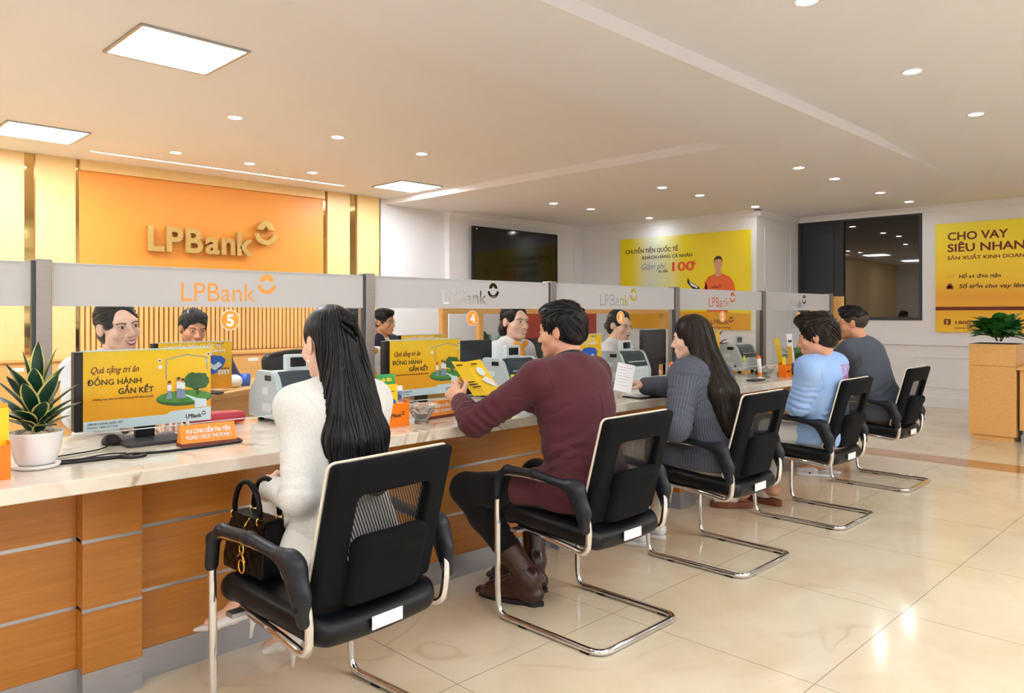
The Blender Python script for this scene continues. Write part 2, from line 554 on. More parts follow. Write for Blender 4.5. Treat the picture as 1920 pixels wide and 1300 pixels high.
# ---- smooth solids: a signed distance grid that is turned into one closed surface
class Field:
    def __init__(s, lo, hi, h):
        s.lo = np.array(lo, dtype=np.float32)
        s.h = h
        s.n = [int(math.ceil((hi[i] - lo[i]) / h)) + 1 for i in range(3)]
        s.ax = [(s.lo[i] + h * np.arange(s.n[i])).astype(np.float32) for i in range(3)]
        s.F = np.full(s.n, 1.0, np.float32)
    def _sub(s, lo, hi, m):
        sl = []
        for i in range(3):
            a = max(0, int(math.floor((lo[i] - m - s.lo[i]) / s.h)))
            b = min(s.n[i], int(math.ceil((hi[i] + m - s.lo[i]) / s.h)) + 1)
            if b <= a:
                return None
            sl.append(slice(a, b))
        X = s.ax[0][sl[0]][:, None, None]
        Y = s.ax[1][sl[1]][None, :, None]
        Z = s.ax[2][sl[2]][None, None, :]
        return tuple(sl), X, Y, Z
    def put(s, fn, lo, hi, k=.01, op='u'):
        q = s._sub(lo, hi, k + 3 * s.h)
        if q is None:
            return s
        sl, X, Y, Z = q
        d = fn(X, Y, Z)
        A = s.F[sl]
        if op == 's':
            A, d = -A, d
        if k > 0:
            g = np.maximum(k - np.abs(A - d), 0) / k
            r = np.minimum(A, d) - g * g * k * .25
        else:
            r = np.minimum(A, d)
        s.F[sl] = -r if op == 's' else r
        return s
    def ell(s, c, r, R=None, k=.01, op='u'):
        c = [float(x) for x in c]
        m = max(r)
        def fn(X, Y, Z):
            p = (X - c[0], Y - c[1], Z - c[2])
            if R is not None:
                p = tuple(R[0][i] * p[0] + R[1][i] * p[1] + R[2][i] * p[2] for i in range(3))
            q = [p[i] / r[i] for i in range(3)]
            k0 = np.sqrt(q[0] ** 2 + q[1] ** 2 + q[2] ** 2)
            k1 = np.sqrt((q[0] / r[0]) ** 2 + (q[1] / r[1]) ** 2 + (q[2] / r[2]) ** 2)
            return k0 * (k0 - 1) / np.maximum(k1, 1e-6)
        return s.put(fn, [x - m for x in c], [x + m for x in c], k, op)
    def cone(s, a, b, ra, rb=None, k=.01, op='u', xa=None):
        """tapered rod; ra/rb numbers, or (across, through) pairs together with the across axis xa"""
        rb = ra if rb is None else rb
        a, b = np.array(a, float), np.array(b, float)
        ab = b - a
        L2 = max(float(ab @ ab), 1e-9)
        flat = isinstance(ra, (tuple, list))
        if flat:
            t = ab / math.sqrt(L2)
            u = np.array(xa, float)
            u = u - t * (u @ t)
            u /= max(np.linalg.norm(u), 1e-9)
            w = np.cross(t, u)
        def fn(X, Y, Z):
            px, py, pz = X - a[0], Y - a[1], Z - a[2]
            h = np.clip((px * ab[0] + py * ab[1] + pz * ab[2]) / L2, 0, 1)
            qx, qy, qz = px - ab[0] * h, py - ab[1] * h, pz - ab[2] * h
            if not flat:
                return np.sqrt(qx * qx + qy * qy + qz * qz) - (ra + (rb - ra) * h)
            r1 = ra[0] + (rb[0] - ra[0]) * h
            r2 = ra[1] + (rb[1] - ra[1]) * h
            du = (qx * u[0] + qy * u[1] + qz * u[2])
            dw = (qx * w[0] + qy * w[1] + qz * w[2])
            dt = (qx * t[0] + qy * t[1] + qz * t[2])
            k0 = np.sqrt((du / r1) ** 2 + (dw / r2) ** 2 + (dt / r2) ** 2)
            k1 = np.sqrt((du / r1 ** 2) ** 2 + (dw / r2 ** 2) ** 2 + (dt / r2 ** 2) ** 2)
            return k0 * (k0 - 1) / np.maximum(k1, 1e-6)
        m = max(max(ra), max(rb)) if flat else max(ra, rb)
        return s.put(fn, np.minimum(a, b) - m, np.maximum(a, b) + m, k, op)
    def box(s, c, half, rad=.01, k=.0, op='u', R=None):
        c = [float(x) for x in c]
        m = math.sqrt(sum(x * x for x in half))
        def fn(X, Y, Z):
            p = (X - c[0], Y - c[1], Z - c[2])
            if R is not None:
                p = tuple(R[0][i] * p[0] + R[1][i] * p[1] + R[2][i] * p[2] for i in range(3))
            q = [np.abs(p[i]) - (half[i] - rad) for i in range(3)]
            o = np.sqrt(sum(np.maximum(x, 0) ** 2 for x in q))
            return o + np.minimum(np.maximum(np.maximum(q[0], q[1]), q[2]), 0) - rad
        return s.put(fn, [x - m for x in c], [x + m for x in c], k, op)
    def cut(s, p, n, k=0):
        """keep the side the normal n points away from"""
        n = np.array(n, float)
        n = n / np.linalg.norm(n)
        d = ((s.ax[0][:, None, None] - p[0]) * n[0] + (s.ax[1][None, :, None] - p[1]) * n[1] + (s.ax[2][None, None, :] - p[2]) * n[2])
        s.F = np.maximum(s.F, d.astype(np.float32))
        return s
    def arrays(s):
        F = s.F
        F[0], F[-1], F[:, 0], F[:, -1], F[:, :, 0], F[:, :, -1] = (np.abs(F[0]) + 1e-3, np.abs(F[-1]) + 1e-3, np.abs(F[:, 0]) + 1e-3, np.abs(F[:, -1]) + 1e-3, np.abs(F[:, :, 0]) + 1e-3, np.abs(F[:, :, -1]) + 1e-3)
        sg = F < 0
        nx, ny, nz = F.shape
        cs = [(i, j, l) for i in (0, 1) for j in (0, 1) for l in (0, 1)]
        cnt = np.zeros((nx - 1, ny - 1, nz - 1), np.uint8)
        for i, j, l in cs:
            cnt += sg[i:nx - 1 + i, j:ny - 1 + j, l:nz - 1 + l]
        act = (cnt > 0) & (cnt < 8)
        ai = np.argwhere(act)
        idx = np.full(act.shape, -1, np.int32)
        idx[act] = np.arange(len(ai))
        pos = np.zeros((len(ai), 3))
        num = np.zeros(len(ai))
        for a in cs:
            for ax in range(3):
                if a[ax]:
                    continue
                b = list(a); b[ax] = 1
                fa = F[ai[:, 0] + a[0], ai[:, 1] + a[1], ai[:, 2] + a[2]]
                fb = F[ai[:, 0] + b[0], ai[:, 1] + b[1], ai[:, 2] + b[2]]
                m = (fa < 0) != (fb < 0)
                t = np.where(m, fa / np.where(m, fa - fb, 1), 0)
                p = np.tile(np.array(a, float), (len(ai), 1))
                p[:, ax] += t
                pos += p * m[:, None]
                num += m
        V = (ai + pos / num[:, None]) * s.h + s.lo
        quads = []
        for ax in range(3):
            o1, o2 = (ax + 1) % 3, (ax + 2) % 3
            A = [slice(None)] * 3; B = [slice(None)] * 3
            A[ax] = slice(0, -1); B[ax] = slice(1, None)
            for o in (o1, o2):
                A[o] = slice(1, -1); B[o] = slice(1, -1)
            sa, sb = sg[tuple(A)], sg[tuple(B)]
            for ins, cond in ((True, sa & ~sb), (False, ~sa & sb)):
                e = np.argwhere(cond)
                if not len(e):
                    continue
                e = e.copy()
                e[:, o1] += 1; e[:, o2] += 1
                cell = []
                for d1, d2 in ((-1, -1), (0, -1), (0, 0), (-1, 0)):
                    c = e.copy()
                    c[:, o1] += d1; c[:, o2] += d2
                    cell.append(idx[c[:, 0], c[:, 1], c[:, 2]])
                q = np.stack(cell, 1)
                quads.append(q if ins else q[:, ::-1])
        return V, np.concatenate(quads)

def smooth_arrays(V, Q, it=1, w=.5):
    n = len(V)
    for _ in range(it):
        acc = np.zeros_like(V); c = np.zeros(n)
        for a, b in ((0, 1), (1, 2), (2, 3), (3, 0)):
            np.add.at(acc, Q[:, a], V[Q[:, b]]); np.add.at(c, Q[:, a], 1)
            np.add.at(acc, Q[:, b], V[Q[:, a]]); np.add.at(c, Q[:, b], 1)
        V = V * (1 - w) + acc / np.maximum(c, 1)[:, None] * w
    return V

def normals_of(V, Q):
    N = np.zeros_like(V)
    fn = np.cross(V[Q[:, 2]] - V[Q[:, 0]], V[Q[:, 3]] - V[Q[:, 1]])
    for i in range(4):
        np.add.at(N, Q[:, i], fn)
    return N / np.maximum(np.linalg.norm(N, axis=1), 1e-12)[:, None]

def solid(name, field, m, parent=None, smooth=1, wrinkle=None, label=None, fn=None, post=None):
    V, Q = field.arrays()
    V = smooth_arrays(V, Q, smooth)
    if wrinkle:
        N = normals_of(V, Q)
        amp, sx, sy, sz, seed = wrinkle
        d = np.array([mnoise.noise(Vector((p[0] * sx + seed, p[1] * sy, p[2] * sz))) for p in V])
        d2 = np.array([mnoise.noise(Vector((p[0] * sx * .5 + 9, p[1] * sy * .5 + seed, p[2] * sz * .5))) for p in V])
        d = d2 * .8 - np.clip(1 - np.abs(d) * 3.2, 0, 1) ** 2 * np.clip(d2 + .35, 0, 1) * .55
        V = V + N * (d * amp)[:, None]
    if post is not None:
        V = V + normals_of(V, Q) * post(V)[:, None]
    if fn is not None:
        V = fn(V)
    me = bpy.data.meshes.new(name)
    me.vertices.add(len(V))
    me.vertices.foreach_set('co', V.astype(np.float32).ravel())
    me.loops.add(len(Q) * 4)
    me.loops.foreach_set('vertex_index', Q.astype(np.int32).ravel())
    me.polygons.add(len(Q))
    me.polygons.foreach_set('loop_start', np.arange(0, len(Q) * 4, 4, dtype=np.int32))
    me.polygons.foreach_set('use_smooth', np.ones(len(Q), bool))
    me.materials.append(m)
    me.update(calc_edges=True)
    me.validate()
    o = bpy.data.objects.new(name, me)
    COL.objects.link(o)
    if parent is not None:
        o.parent = parent
    if label: o['label'] = label
    return o

# ================================================================== the room
ZS, ZT = 2.67, 2.75          # soffit and tray heights
k = MB()
k.box((-3, -4, -.1), (11.4, 8.6, 0))
struct(k.build('floor', MAT['floor']))
k = MB()
k.box((6.98, -4, 0), (7.32, 8.2, .0015))
struct(k.build('trim_1', MAT['band']), 'tan marble border strip across the floor')

k = MB()
def quad(a, b, c, d):
    k.add([a, b, c, d], [(0, 1, 2, 3)])
def flat(x0, y0, x1, y1, z):
    quad((x0, y0, z), (x0, y1, z), (x1, y1, z), (x1, y0, z))
flat(-3, 3.28, 5.9, 8.4, ZT)
flat(-3, -4, 6.66, 2.35, ZT)
flat(-3, 2.35, 11.4, 3.28, ZS)
flat(5.9, 3.28, 11.4, 8.4, ZS)
flat(8.4, -4, 11.4, 2.35, ZS)
quad((6.66, -4, ZT), (6.66, 2.35, ZT), (8.4, 2.35, ZS), (8.4, -4, ZS))
quad((-3, 3.28, ZS), (5.9, 3.28, ZS), (5.9, 3.28, ZT), (-3, 3.28, ZT))
quad((5.9, 3.28, ZS), (5.9, 8.4, ZS), (5.9, 8.4, ZT), (5.9, 3.28, ZT))
quad((-3, 2.35, ZS), (6.66, 2.35, ZS), (6.66, 2.35, ZT), (-3, 2.35, ZT))
quad((6.66, 2.35, ZS), (8.4, 2.35, ZS), (6.66, 2.35, ZT), (6.66, 2.35, ZT))
k.box((-3.2, -4.2, 2.82), (11.6, 8.7, 2.9))
struct(k.build('ceiling', MAT['ceil']))

def wall(name, lo, hi, m=None):
    return struct(MB().box(lo, hi).build(name, m or MAT['wall']))
wall('wall_left', (-3.2, -4.2, 0), (-3, 8.6, 2.82))
wall('wall_front', (-3, -4.2, 0), (11.4, -4, 2.82))
wall('wall_back', (-3, 8.3, 0), (5.815, 8.5, 2.82), MAT['paleWood'])
wall('wall_back_white', (5.815, 8.24, 0), (6.9, 8.5, 2.82))
wall('wall_back_pier', (6.9, 8.14, 0), (9.8, 8.5, 2.82))
wall('wall_end', (9.8, 5.03, 0), (11.4, 8.5, 2.82))
# right wall with the opening of the dark window
WX = 11.1
k = MB()
k.box((WX, -4, 0), (WX + .3, 3.32, 2.82))
k.box((WX, 3.32, 0), (WX + .3, 5.03, 1.15))
k.box((WX, 3.32, 2.6), (WX + .3, 5.03, 2.82))
struct(k.build('wall_right', MAT['wall']))

win = thing('window_1', 'dark night window in a charcoal frame on the white end wall', 'window')
win['kind'] = 'structure'
k = MB()
fx0, fx1 = WX - .015, WX + .07
k.box((fx0, 3.32, 1.15), (fx1, 3.36, 2.6)); k.box((fx0, 4.985, 1.15), (fx1, 5.025, 2.6))
k.box((fx0, 3.36, 1.15), (fx1, 4.985, 1.19)); k.box((fx0, 3.36, 2.56), (fx1, 4.985, 2.6))
k.box((fx0, 4.36, 1.19), (fx1, 4.41, 2.56))
k.build('window_frame', MAT['windowframe'], win, .004)
k = MB(); k.box((WX + .01, 4.41, 1.19), (WX + .05, 4.985, 2.56)); k.box((WX - .005, 4.5, 1.25), (WX + .012, 4.9, 2.4))
k.build('closed_panel', MAT['windowframe'], win, .004)
k = MB(); k.box((WX + .03, 3.36, 1.19), (WX + .045, 4.36, 2.56))
k.build('pane', MAT['nightglass'], win)

# mouldings of the white walls
def frame_yz(k, x, y0, y1, z0, z1, w=.025, t=.012):
    for a, b, c, d in ((y0, y1, z0, z0 + w), (y0, y1, z1 - w, z1), (y0, y0 + w, z0 + w, z1 - w), (y1 - w, y1, z0 + w, z1 - w)):
        k.box((x - t, a, c), (x, b, d))
def frame_xz(k, y, x0, x1, z0, z1, w=.025, t=.012):
    for a, b, c, d in ((x0, x1, z0, z0 + w), (x0, x1, z1 - w, z1), (x0, x0 + w, z0 + w, z1 - w), (x1 - w, x1, z0 + w, z1 - w)):
        k.box((a, y - t, c), (b, y, d))
k = MB(); k.box((WX - .03, -4, .82), (WX, 5.03, .86)); k.box((WX - .018, -4, .86), (WX, 5.03, .875))
struct(k.build('trim_2', MAT['wall'], None, .004), 'white dado rail along the end wall')
for i, (a, b) in enumerate(((3.75, 4.85), (2.1, 3.45), (.5, 1.8))):
    k = MB(); frame_yz(k, WX, a, b, .26, .68)
    struct(k.build('trim_%d' % (3 + i), MAT['wall'], None, .003), 'white picture frame moulding below the dado rail')
k = MB(); frame_xz(k, 5.03, 10.02, 10.85, 1.0, 2.45)
struct(k.build('trim_6', MAT['wall'], None, .003))
k = MB(); frame_xz(k, 8.14, 9.15, 9.6, 1.0, 2.3)
struct(k.build('trim_7', MAT['wall'], None, .003))
k = MB(); k.box((WX - .02, -4, 0), (WX, 5.03, .14)); k.box((9.78, 5.01, 0), (9.8, 8.14, .14)); k.box((9.78, 5.01, 0), (WX - .02, 5.03, .14))
struct(k.build('baseboard_right', MAT['wall'], None, .003))
k = MB()
c = [(0, 0), (.07, 0), (.07, -.015), (.03, -.04), (.015, -.08), (0, -.08)]
k.prism([(-u + WX, v + ZS) for u, v in c], -4, 5.03, 'y')
k.prism([(-u + 9.8, v + ZS) for u, v in c], 4.96, 8.14, 'y')
k.prism([(5.03 - u, v + ZS) for u, v in c], 9.73, WX, 'x')
k.prism([(8.14 - u, v + ZS) for u, v in c], 6.9, 9.8, 'x')
struct(k.build('trim_8', MAT['wall']))

# wood wall behind the tellers
for i, (a, b) in enumerate(((-.6, 1.797), (1.888, 2.227), (5.012, 5.332), (5.443, 5.778))):
    k = MB(); k.box((a, 8.22, 0), (b, 8.3, ZT))
    struct(k.build('trim_%d' % (9 + i), MAT['paleWood'], None, .003))
for i, (a, b) in enumerate(((1.797, 1.888), (2.227, 2.264), (4.966, 5.012), (5.332, 5.443), (5.778, 5.812))):
    k = MB(); k.box((a, 8.25, 0), (b, 8.29, ZT))
    struct(k.build('trim_%d' % (13 + i), MAT['goldmirror']))
k = MB(); k.box((2.264, 8.2, 2.645), (4.966, 8.3, ZT))
struct(k.build('trim_18', MAT['paleWood'], None, .003))
tag(MB().box((2.264, 8.24, 1.33), (4.966, 8.298, 2.645)).build('wall_panel', MAT['orange'], None, .003),
    'plain orange panel on the back wall behind the gold sign letters', 'wall panel')
sp = thing('slatted_panel', 'upright wooden slats on the back wall below the orange panel', 'wall panel', (2.264, 8.29, .84))
k = MB(); k.box((0, -.03, 0), (2.702, 0, .49)); k.build('backing', MAT['slatback'], sp)
k = MB()
for i in range(54):
    k.box((.008 + i * .05, -.062, 0), (.04 + i * .05, -.03, .49))
k.build('slats', MAT['slat'], sp, .002)

# gold sign
sg = thing('wall_sign', 'big gold letters with a bowl emblem mounted on the orange wall panel', 'sign', (2.88, 8.19, 1.885))
xs = 0
for ch, wd in (('L', .155), ('P', .175), ('B', .185), ('a', .155), ('n', .155), ('k', .16)):
    o = lettering(ch, .262 / .73, MAT['gold'], sg, (xs, 0, .015), 'letter', depth=.022, bold=.028)
    w = max(v.co.x for v in o.data.vertices) - min(v.co.x for v in o.data.vertices)
    x0 = min(v.co.x for v in o.data.vertices)
    o.location.x = xs - x0
    xs += w + .022
b, d, l = emblem_polys(xs + .13, .285, .142)
k = MB()
for p in (b, d):
    k.prism(p, -.022, .022)
k.build('emblem', MAT['gold'], sg)

# ---------------------------------------------------------------- ceiling lamps
def panel_lamp(x, y, z, label, s=.3):
    t = thing('ceiling_panel_light', label, 'ceiling light', (x, y, z), 0, 'square ceiling panels')
    k = MB()
    for a, b in (((-s, -s), (s, -s + .018)), ((-s, s - .018), (s, s)), ((-s, -s + .018), (-s + .018, s - .018)), ((s - .018, -s + .018), (s, s - .018))):
        k.box((a[0], a[1], -.012), (b[0], b[1], .01))
    k.build('frame', MAT['steel'], t, .002)
    MB().box((-s + .018, -s + .018, -.006), (s - .018, s - .018, .004)).build('diffuser', MAT['panelglow'], t)
panel_lamp(1.72, 4.43, ZT, 'large square ceiling light nearest the camera above counter five')
panel_lamp(1.70, 7.24, ZT, 'square ceiling light cut off by the left picture edge')
panel_lamp(5.49, 7.24, ZT, 'square ceiling light at the right end of the wood wall')
for x, y in ((-1.2, 4.43), (-1.2, 7.24), (.5, -.9), (3.2, -.9), (5.9, -.9), (.5, -2.9), (3.2, -2.9), (5.9, -2.9), (-1.6, .6)):  # unseen panels added outside the view to brighten the room
    panel_lamp(x, y, ZT if x < 6.6 else ZS, 'unseen square ceiling light added for fill outside the picture')

proto = None
def downlight(x, y, z, label, group):
    global proto
    if proto is None:
        t = thing('downlight', label, 'ceiling light', (x, y, z), 0, group)
        prof = [(.048, -.001), (.05, -.006), (.062, -.005), (.064, 0), (.064, .006), (.048, .006), (.048, -.001)]
        k = MB(); k.lathe(prof, seg=28); k.build('trim_ring', MAT['white'], t)
        k = MB(); k.prism(disc(0, 0, .047, 24), -.003, .004, 'z'); k.build('lens', MAT['spotglow'], t)
        proto = t
        return t
    t = copy_tree(proto)
    t.location = (x, y, z)
    t['label'] = label
    t['group'] = group
    return t
T1 = 'downlights in the teller ceiling'
for x, y, s in ((2.62, 5.62, 'leftmost of the front row of three'), (3.53, 5.63, 'middle of the front row of three'), (4.46, 5.66, 'rightmost of the front row of three'),
                (2.80, 7.24, 'leftmost of the three by the light strip'), (3.53, 7.25, 'middle of the three by the light strip'), (4.23, 7.24, 'rightmost of the three by the light strip')):
    downlight(x, y, ZT, 'round teller ceiling downlight, ' + s, T1)
T2 = 'downlights in the far ceiling'
rows = {3.27: 'row nearest the customers', 4.88: 'row in line with the corner column', 6.58: 'row deepest behind the counter'}
for y, xs_ in ((3.27, (7.23, 8.09, 9.41, 10.42)), (4.88, (7.28, 8.08, 9.47)), (6.58, (7.34, 8.10, 9.48))):
    for i, x in enumerate(xs_):
        downlight(x, y, ZS, 'round far ceiling downlight, %s in the %s' % (('first', 'second', 'third', 'fourth')[i], rows[y]), T2)
T3 = 'downlights over the customer aisle'
for x, s in ((3.58, 'cut by the top picture edge'), (5.09, 'above the planter'), (6.52, 'closest to the yellow poster')):
    downlight(x, 1.58, ZT, 'round aisle ceiling downlight, ' + s, T3)
for x, y, z in ((.6, 1.58, ZT), (2.1, 1.58, ZT), (.6, 0, ZT), (2.1, 0, ZT), (3.58, 0, ZT), (5.09, 0, ZT), (6.52, 0, ZT), (9.4, 1.6, ZS), (10.4, 1.6, ZS), (9.4, 0, ZS),
                (.6, -1.6, ZT), (2.1, -1.6, ZT), (3.58, -1.6, ZT), (5.09, -1.6, ZT), (6.52, -1.6, ZT), (.8, 5.62, ZT), (.2, 2.8, ZS), (.9, 2.8, ZS), (1.5, 2.8, ZS), (-.9, 1.58, ZT), (-.9, 0, ZT)):  # the unseen three in the counter soffit are added to brighten the tellers
    downlight(x, y, z, 'unseen round downlight added to the ceiling outside the picture', 'downlights outside the picture')

st = thing('ceiling_light_strip', 'long thin warm light strip in the ceiling along the orange wall', 'ceiling light', (3.576, 7.728, ZT))
MB().box((-1.35, -.016, -.004), (1.35, .016, .004)).build('diffuser', MAT['stripglow'], st)
k = MB()
k.box((-1.36, -.022, -.006), (1.36, -.016, .004)); k.box((-1.36, .016, -.006), (1.36, .022, .004))
k.build('channel', MAT['white'], st)

# ================================================================== far furniture and wall pieces
# television
tv = thing('television', 'large black flat television on the white back wall', 'television', (8.15, 8.05, 2.0))
k = MB(); k.prism(rrect(-.9, -.5, .9, .49, .01), -.025, .02); k.build('casing', MAT['black'], tv, .003)
k = MB(); k.box((-.885, -.029, -.47), (.885, -.024, .478)); k.build('screen', MAT['screen'], tv)
k = MB(); k.box((-.3, .02, -.2), (.3, .088, .2)); k.build('wall_bracket', MAT['black'], tv)
k = MB(); k.prism(disc(-.84, .45, .012, 12), -.0305, -.029); k.build('sticker', MAT['white'], tv)

def board(name, label, cat, loc, rz, w, h, m, th=.03, group=None):
    t = thing(name, label, cat, loc, rz, group)
    k = MB(); k.box((-w / 2, 0, -h / 2), (w / 2, th, h / 2)); k.build('board', m, t, .002)
    return t

def gradmat(name, stops, axis, lo, hi, extra=None):
    """print with a colour blend along one object axis"""
    m, nt, b = nodes_of(name)
    v = tex_coord(nt)
    sep = nt.nodes.new('ShaderNodeSeparateXYZ')
    nt.links.new(v, sep.inputs[0])
    f = math_node(nt, 'DIVIDE', math_node(nt, 'SUBTRACT', sep.outputs[axis], lo), hi - lo)
    f = math_node(nt, 'ADD', f, math_node(nt, 'MULTIPLY', math_node(nt, 'SUBTRACT', noise_tex(nt, v, 4), .5), .04))
    nt.links.new(ramp(nt, f, stops), b.inputs['Base Color'])
    b.inputs['Roughness'].default_value = .3
    return m

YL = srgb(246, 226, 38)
pm = gradmat('transfer_poster_print_glare', [(0, YL), (.1, YL), (.26, srgb(228, 234, 214)), (.36, srgb(236, 238, 190)), (.52, YL), (1, srgb(248, 226, 30))], 0, -1.11, 1.11)  # pale stops mix a printed swirl with downlight glare painted into the colour
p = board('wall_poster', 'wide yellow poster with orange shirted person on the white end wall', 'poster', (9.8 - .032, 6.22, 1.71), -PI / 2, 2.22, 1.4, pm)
lettering('CHUYỂN TIỀN QUỐC TẾ', .085, MAT['inkdark'], p, (-1.01, -.001, .47), bold=.015, width=.96)
lettering('KHÁCH HÀNG CÁ NHÂN', .07, MAT['inkdark'], p, (-.69, -.001, .37), bold=.012, width=.88)
lettering('Giảm phí', .13, MAT['printgrey'], p, (-.72, -.001, .21), shear=.35, width=.44)
lettering('lên đến', .055, MAT['inkdark'], p, (-.4, -.001, .155), shear=.2, bold=.01)
lettering('100', .185, MAT['numtext'], p, (-.2, -.001, .17), bold=.03, width=.38, label='coral number on the yellow poster')
lettering('%', .09, MAT['numtext'], p, (.19, -.001, .25), bold=.02)
art(p, [[(.43, -.5), (.44, -.25), (.4, -.02), (.46, .06), (.56, .1), (.68, .1), (.79, .06), (.86, -.02), (.92, -.3), (.82, -.31), (.78, -.16), (.77, -.5)],
        [(.32, -.2), (.43, -.02), (.46, -.2), (.34, -.3)]], MAT['printorange'], -.001, 'printed_shirt')
art(p, [disc(.62, .245, .062, 20, 1.55)], MAT['printskin'], -.0022, 'printed_head')
art(p, [[(.57, .08), (.58, .19), (.66, .19), (.67, .08), (.62, .05)]], MAT['printskin'], -.0018, 'printed_neck')
art(p, [[(.22, -.2), (.3, -.15), (.36, -.24), (.28, -.3)]], MAT['printskin'], -.0018, 'printed_hand')
art(p, [[(.556, .25), (.555, .31), (.58, .345), (.62, .355), (.66, .345), (.685, .31), (.684, .25), (.67, .3), (.62, .315), (.57, .3)]], MAT['inkdark'], -.003, 'printed_hair')
art(p, [[(.12, .06), (.16, .0), (.3, -.07), (.34, -.13), (.3, -.15), (.18, -.09), (.11, -.01)]], MAT['inkdark'], -.0018, 'printed_phone')
art(p, [[(.14, .015), (.17, -.015), (.29, -.075), (.28, -.1), (.18, -.06)]], MAT['printwhite'], -.0026, 'printed_phone_screen')
logo(p, .52, -.1, .028, MAT['maroon'], -.0026)
art(p, [[(-1.11, -.7), (1.11, -.7), (1.11, -.47), (.4, -.44), (-.3, -.44), (-1.11, -.47)]], MAT['amber'], -.0014, 'lower_band')
logo(p, .5, -.62, .07, MAT['maroon'], -.0022)
lettering('Kết nối giao thương', .04, MAT['maroon'], p, (.48, -.0022, -.68), bold=.01)

pm = gradmat('loan_poster_print', [(0, srgb(250, 200, 40)), (.33, srgb(240, 170, 40)), (.5, srgb(248, 206, 40)), (1, srgb(250, 230, 50))], 2, -.71, .71)
p = board('wall_poster', 'tall yellow poster headed with two lines of large maroon capitals', 'poster', (WX - .032, 1.95, 1.71), -PI / 2, 2.4, 1.42, pm)
p.name = 'wall_poster'
lettering('CHO VAY', .144, MAT['maroon'], p, (-1.06, -.001, .488), bold=.022, width=.68)
lettering('SIÊU NHANH', .144, MAT['maroon'], p, (-1.06, -.001, .337), bold=.022, width=.98)
lettering('SẢN XUẤT KINH DOANH TRONG 5 PHÚT', .064, MAT['maroon'], p, (-1.06, -.001, .232), bold=.018, width=1.5)
lettering('Hồ sơ đơn giản', .07, MAT['inkdark'], p, (-.93, -.001, -.01), bold=.018, shear=.2, width=.47)
lettering('Số tiền cho vay lên tới 3 tỷ đồng', .07, MAT['inkdark'], p, (-.93, -.001, -.14), bold=.018, shear=.2, width=1.25)
art(p, [disc(-1.03, -.105, .03, 12), rrect(-1.07, -.15, -.99, -.11, .01)], MAT['maroon'], -.001, 'money_bag_icon')
art(p, [rrect(-1.08, .0, -.99, .012, .005), rrect(-1.06, .025, -.96, .037, .005)], MAT['amber'], -.001, 'paper_icon')
art(p, [[(-1.2, -.426), (1.2, -.426), (1.2, -.38), (-1.2, -.38)]], MAT['maroon'], -.001, 'maroon_stripe')
art(p, [rrect(-1.1, -.615, -1.02, -.54, .015)], MAT['maroon'], -.001, 'logo_square')
lettering('5', .07, MAT['yellow'], p, (-1.08, -.002, -.605), bold=.02)
lettering('1800 577 758', .06, MAT['maroon'], p, (-.98, -.001, -.605), bold=.02, width=.5)
lettering('www.lpbank.com.vn', .035, MAT['maroon'], p, (-.98, -.001, -.665), bold=.01, width=.5)

# low cabinets along the wood wall
for i in range(6):
    x0 = .1 + i * .88
    t = thing('low_cabinet', 'pale wood low cabinet under the wall panels, %s from the left' % ('first', 'second', 'third', 'fourth', 'fifth', 'sixth')[i], 'cabinet', (x0, 7.82, 0), 0, 'low cabinets along the wood wall')
    k = MB(); k.box((0, .02, .06), (.878, .39, .81)); k.box((.02, .05, 0), (.858, .38, .06)); k.build('body', MAT['deskwood'], t, .002)
    k = MB(); k.box((-.001, -.01, .81), (.879, .395, .835)); k.build('cabinet_top', MAT['deskwood'], t, .002)
    for j in range(2):
        d = MB().box((.006 + j * .437, 0, .08), (.435 + j * .437, .02, .79)).build('door', MAT['deskwood'], t, .002)
        MB().box((.17 + j * .437, -.003, .73), (.29 + j * .437, 0, .765)).build('label_plate', MAT['white'], d)

# wooden framed glass screen with plants behind it
gs = thing('glazed_screen', 'wood framed glass screen standing behind the middle tellers', 'screen', (0, 6.2, 0))
k = MB()
xs_ = (5.2, 5.72, 6.9, 8.1, 9.3)
k.box((5.16, 0, 0), (5.24, .06, 1.24))
for x in xs_[1:]:
    k.box((x - .035, 0, 0), (x + .035, .06, 1.24))
k.box((5.16, -.002, 1.24), (9.335, .062, 1.31))
k.box((5.16, 0, .0), (9.335, .06, .7))
k.build('frame', MAT['deskwood'], gs, .003)
for a, b in zip(xs_, xs_[1:]):
    MB().box((a + .035, .025, .7), (b - .035, .033, 1.24)).build('pane', MAT['glass'], gs)
tag(MB().box((7.1, 7.2, .9), (9.0, 7.28, 1.33)).build('display_board', MAT['redboard'], None, .004), 'dull red board behind the glass screen', 'board')
MB().box((7.3, 7.22, 0), (8.8, 7.26, .9)).build('stand', MAT['darkgrey'], bpy.data.objects['display_board'])

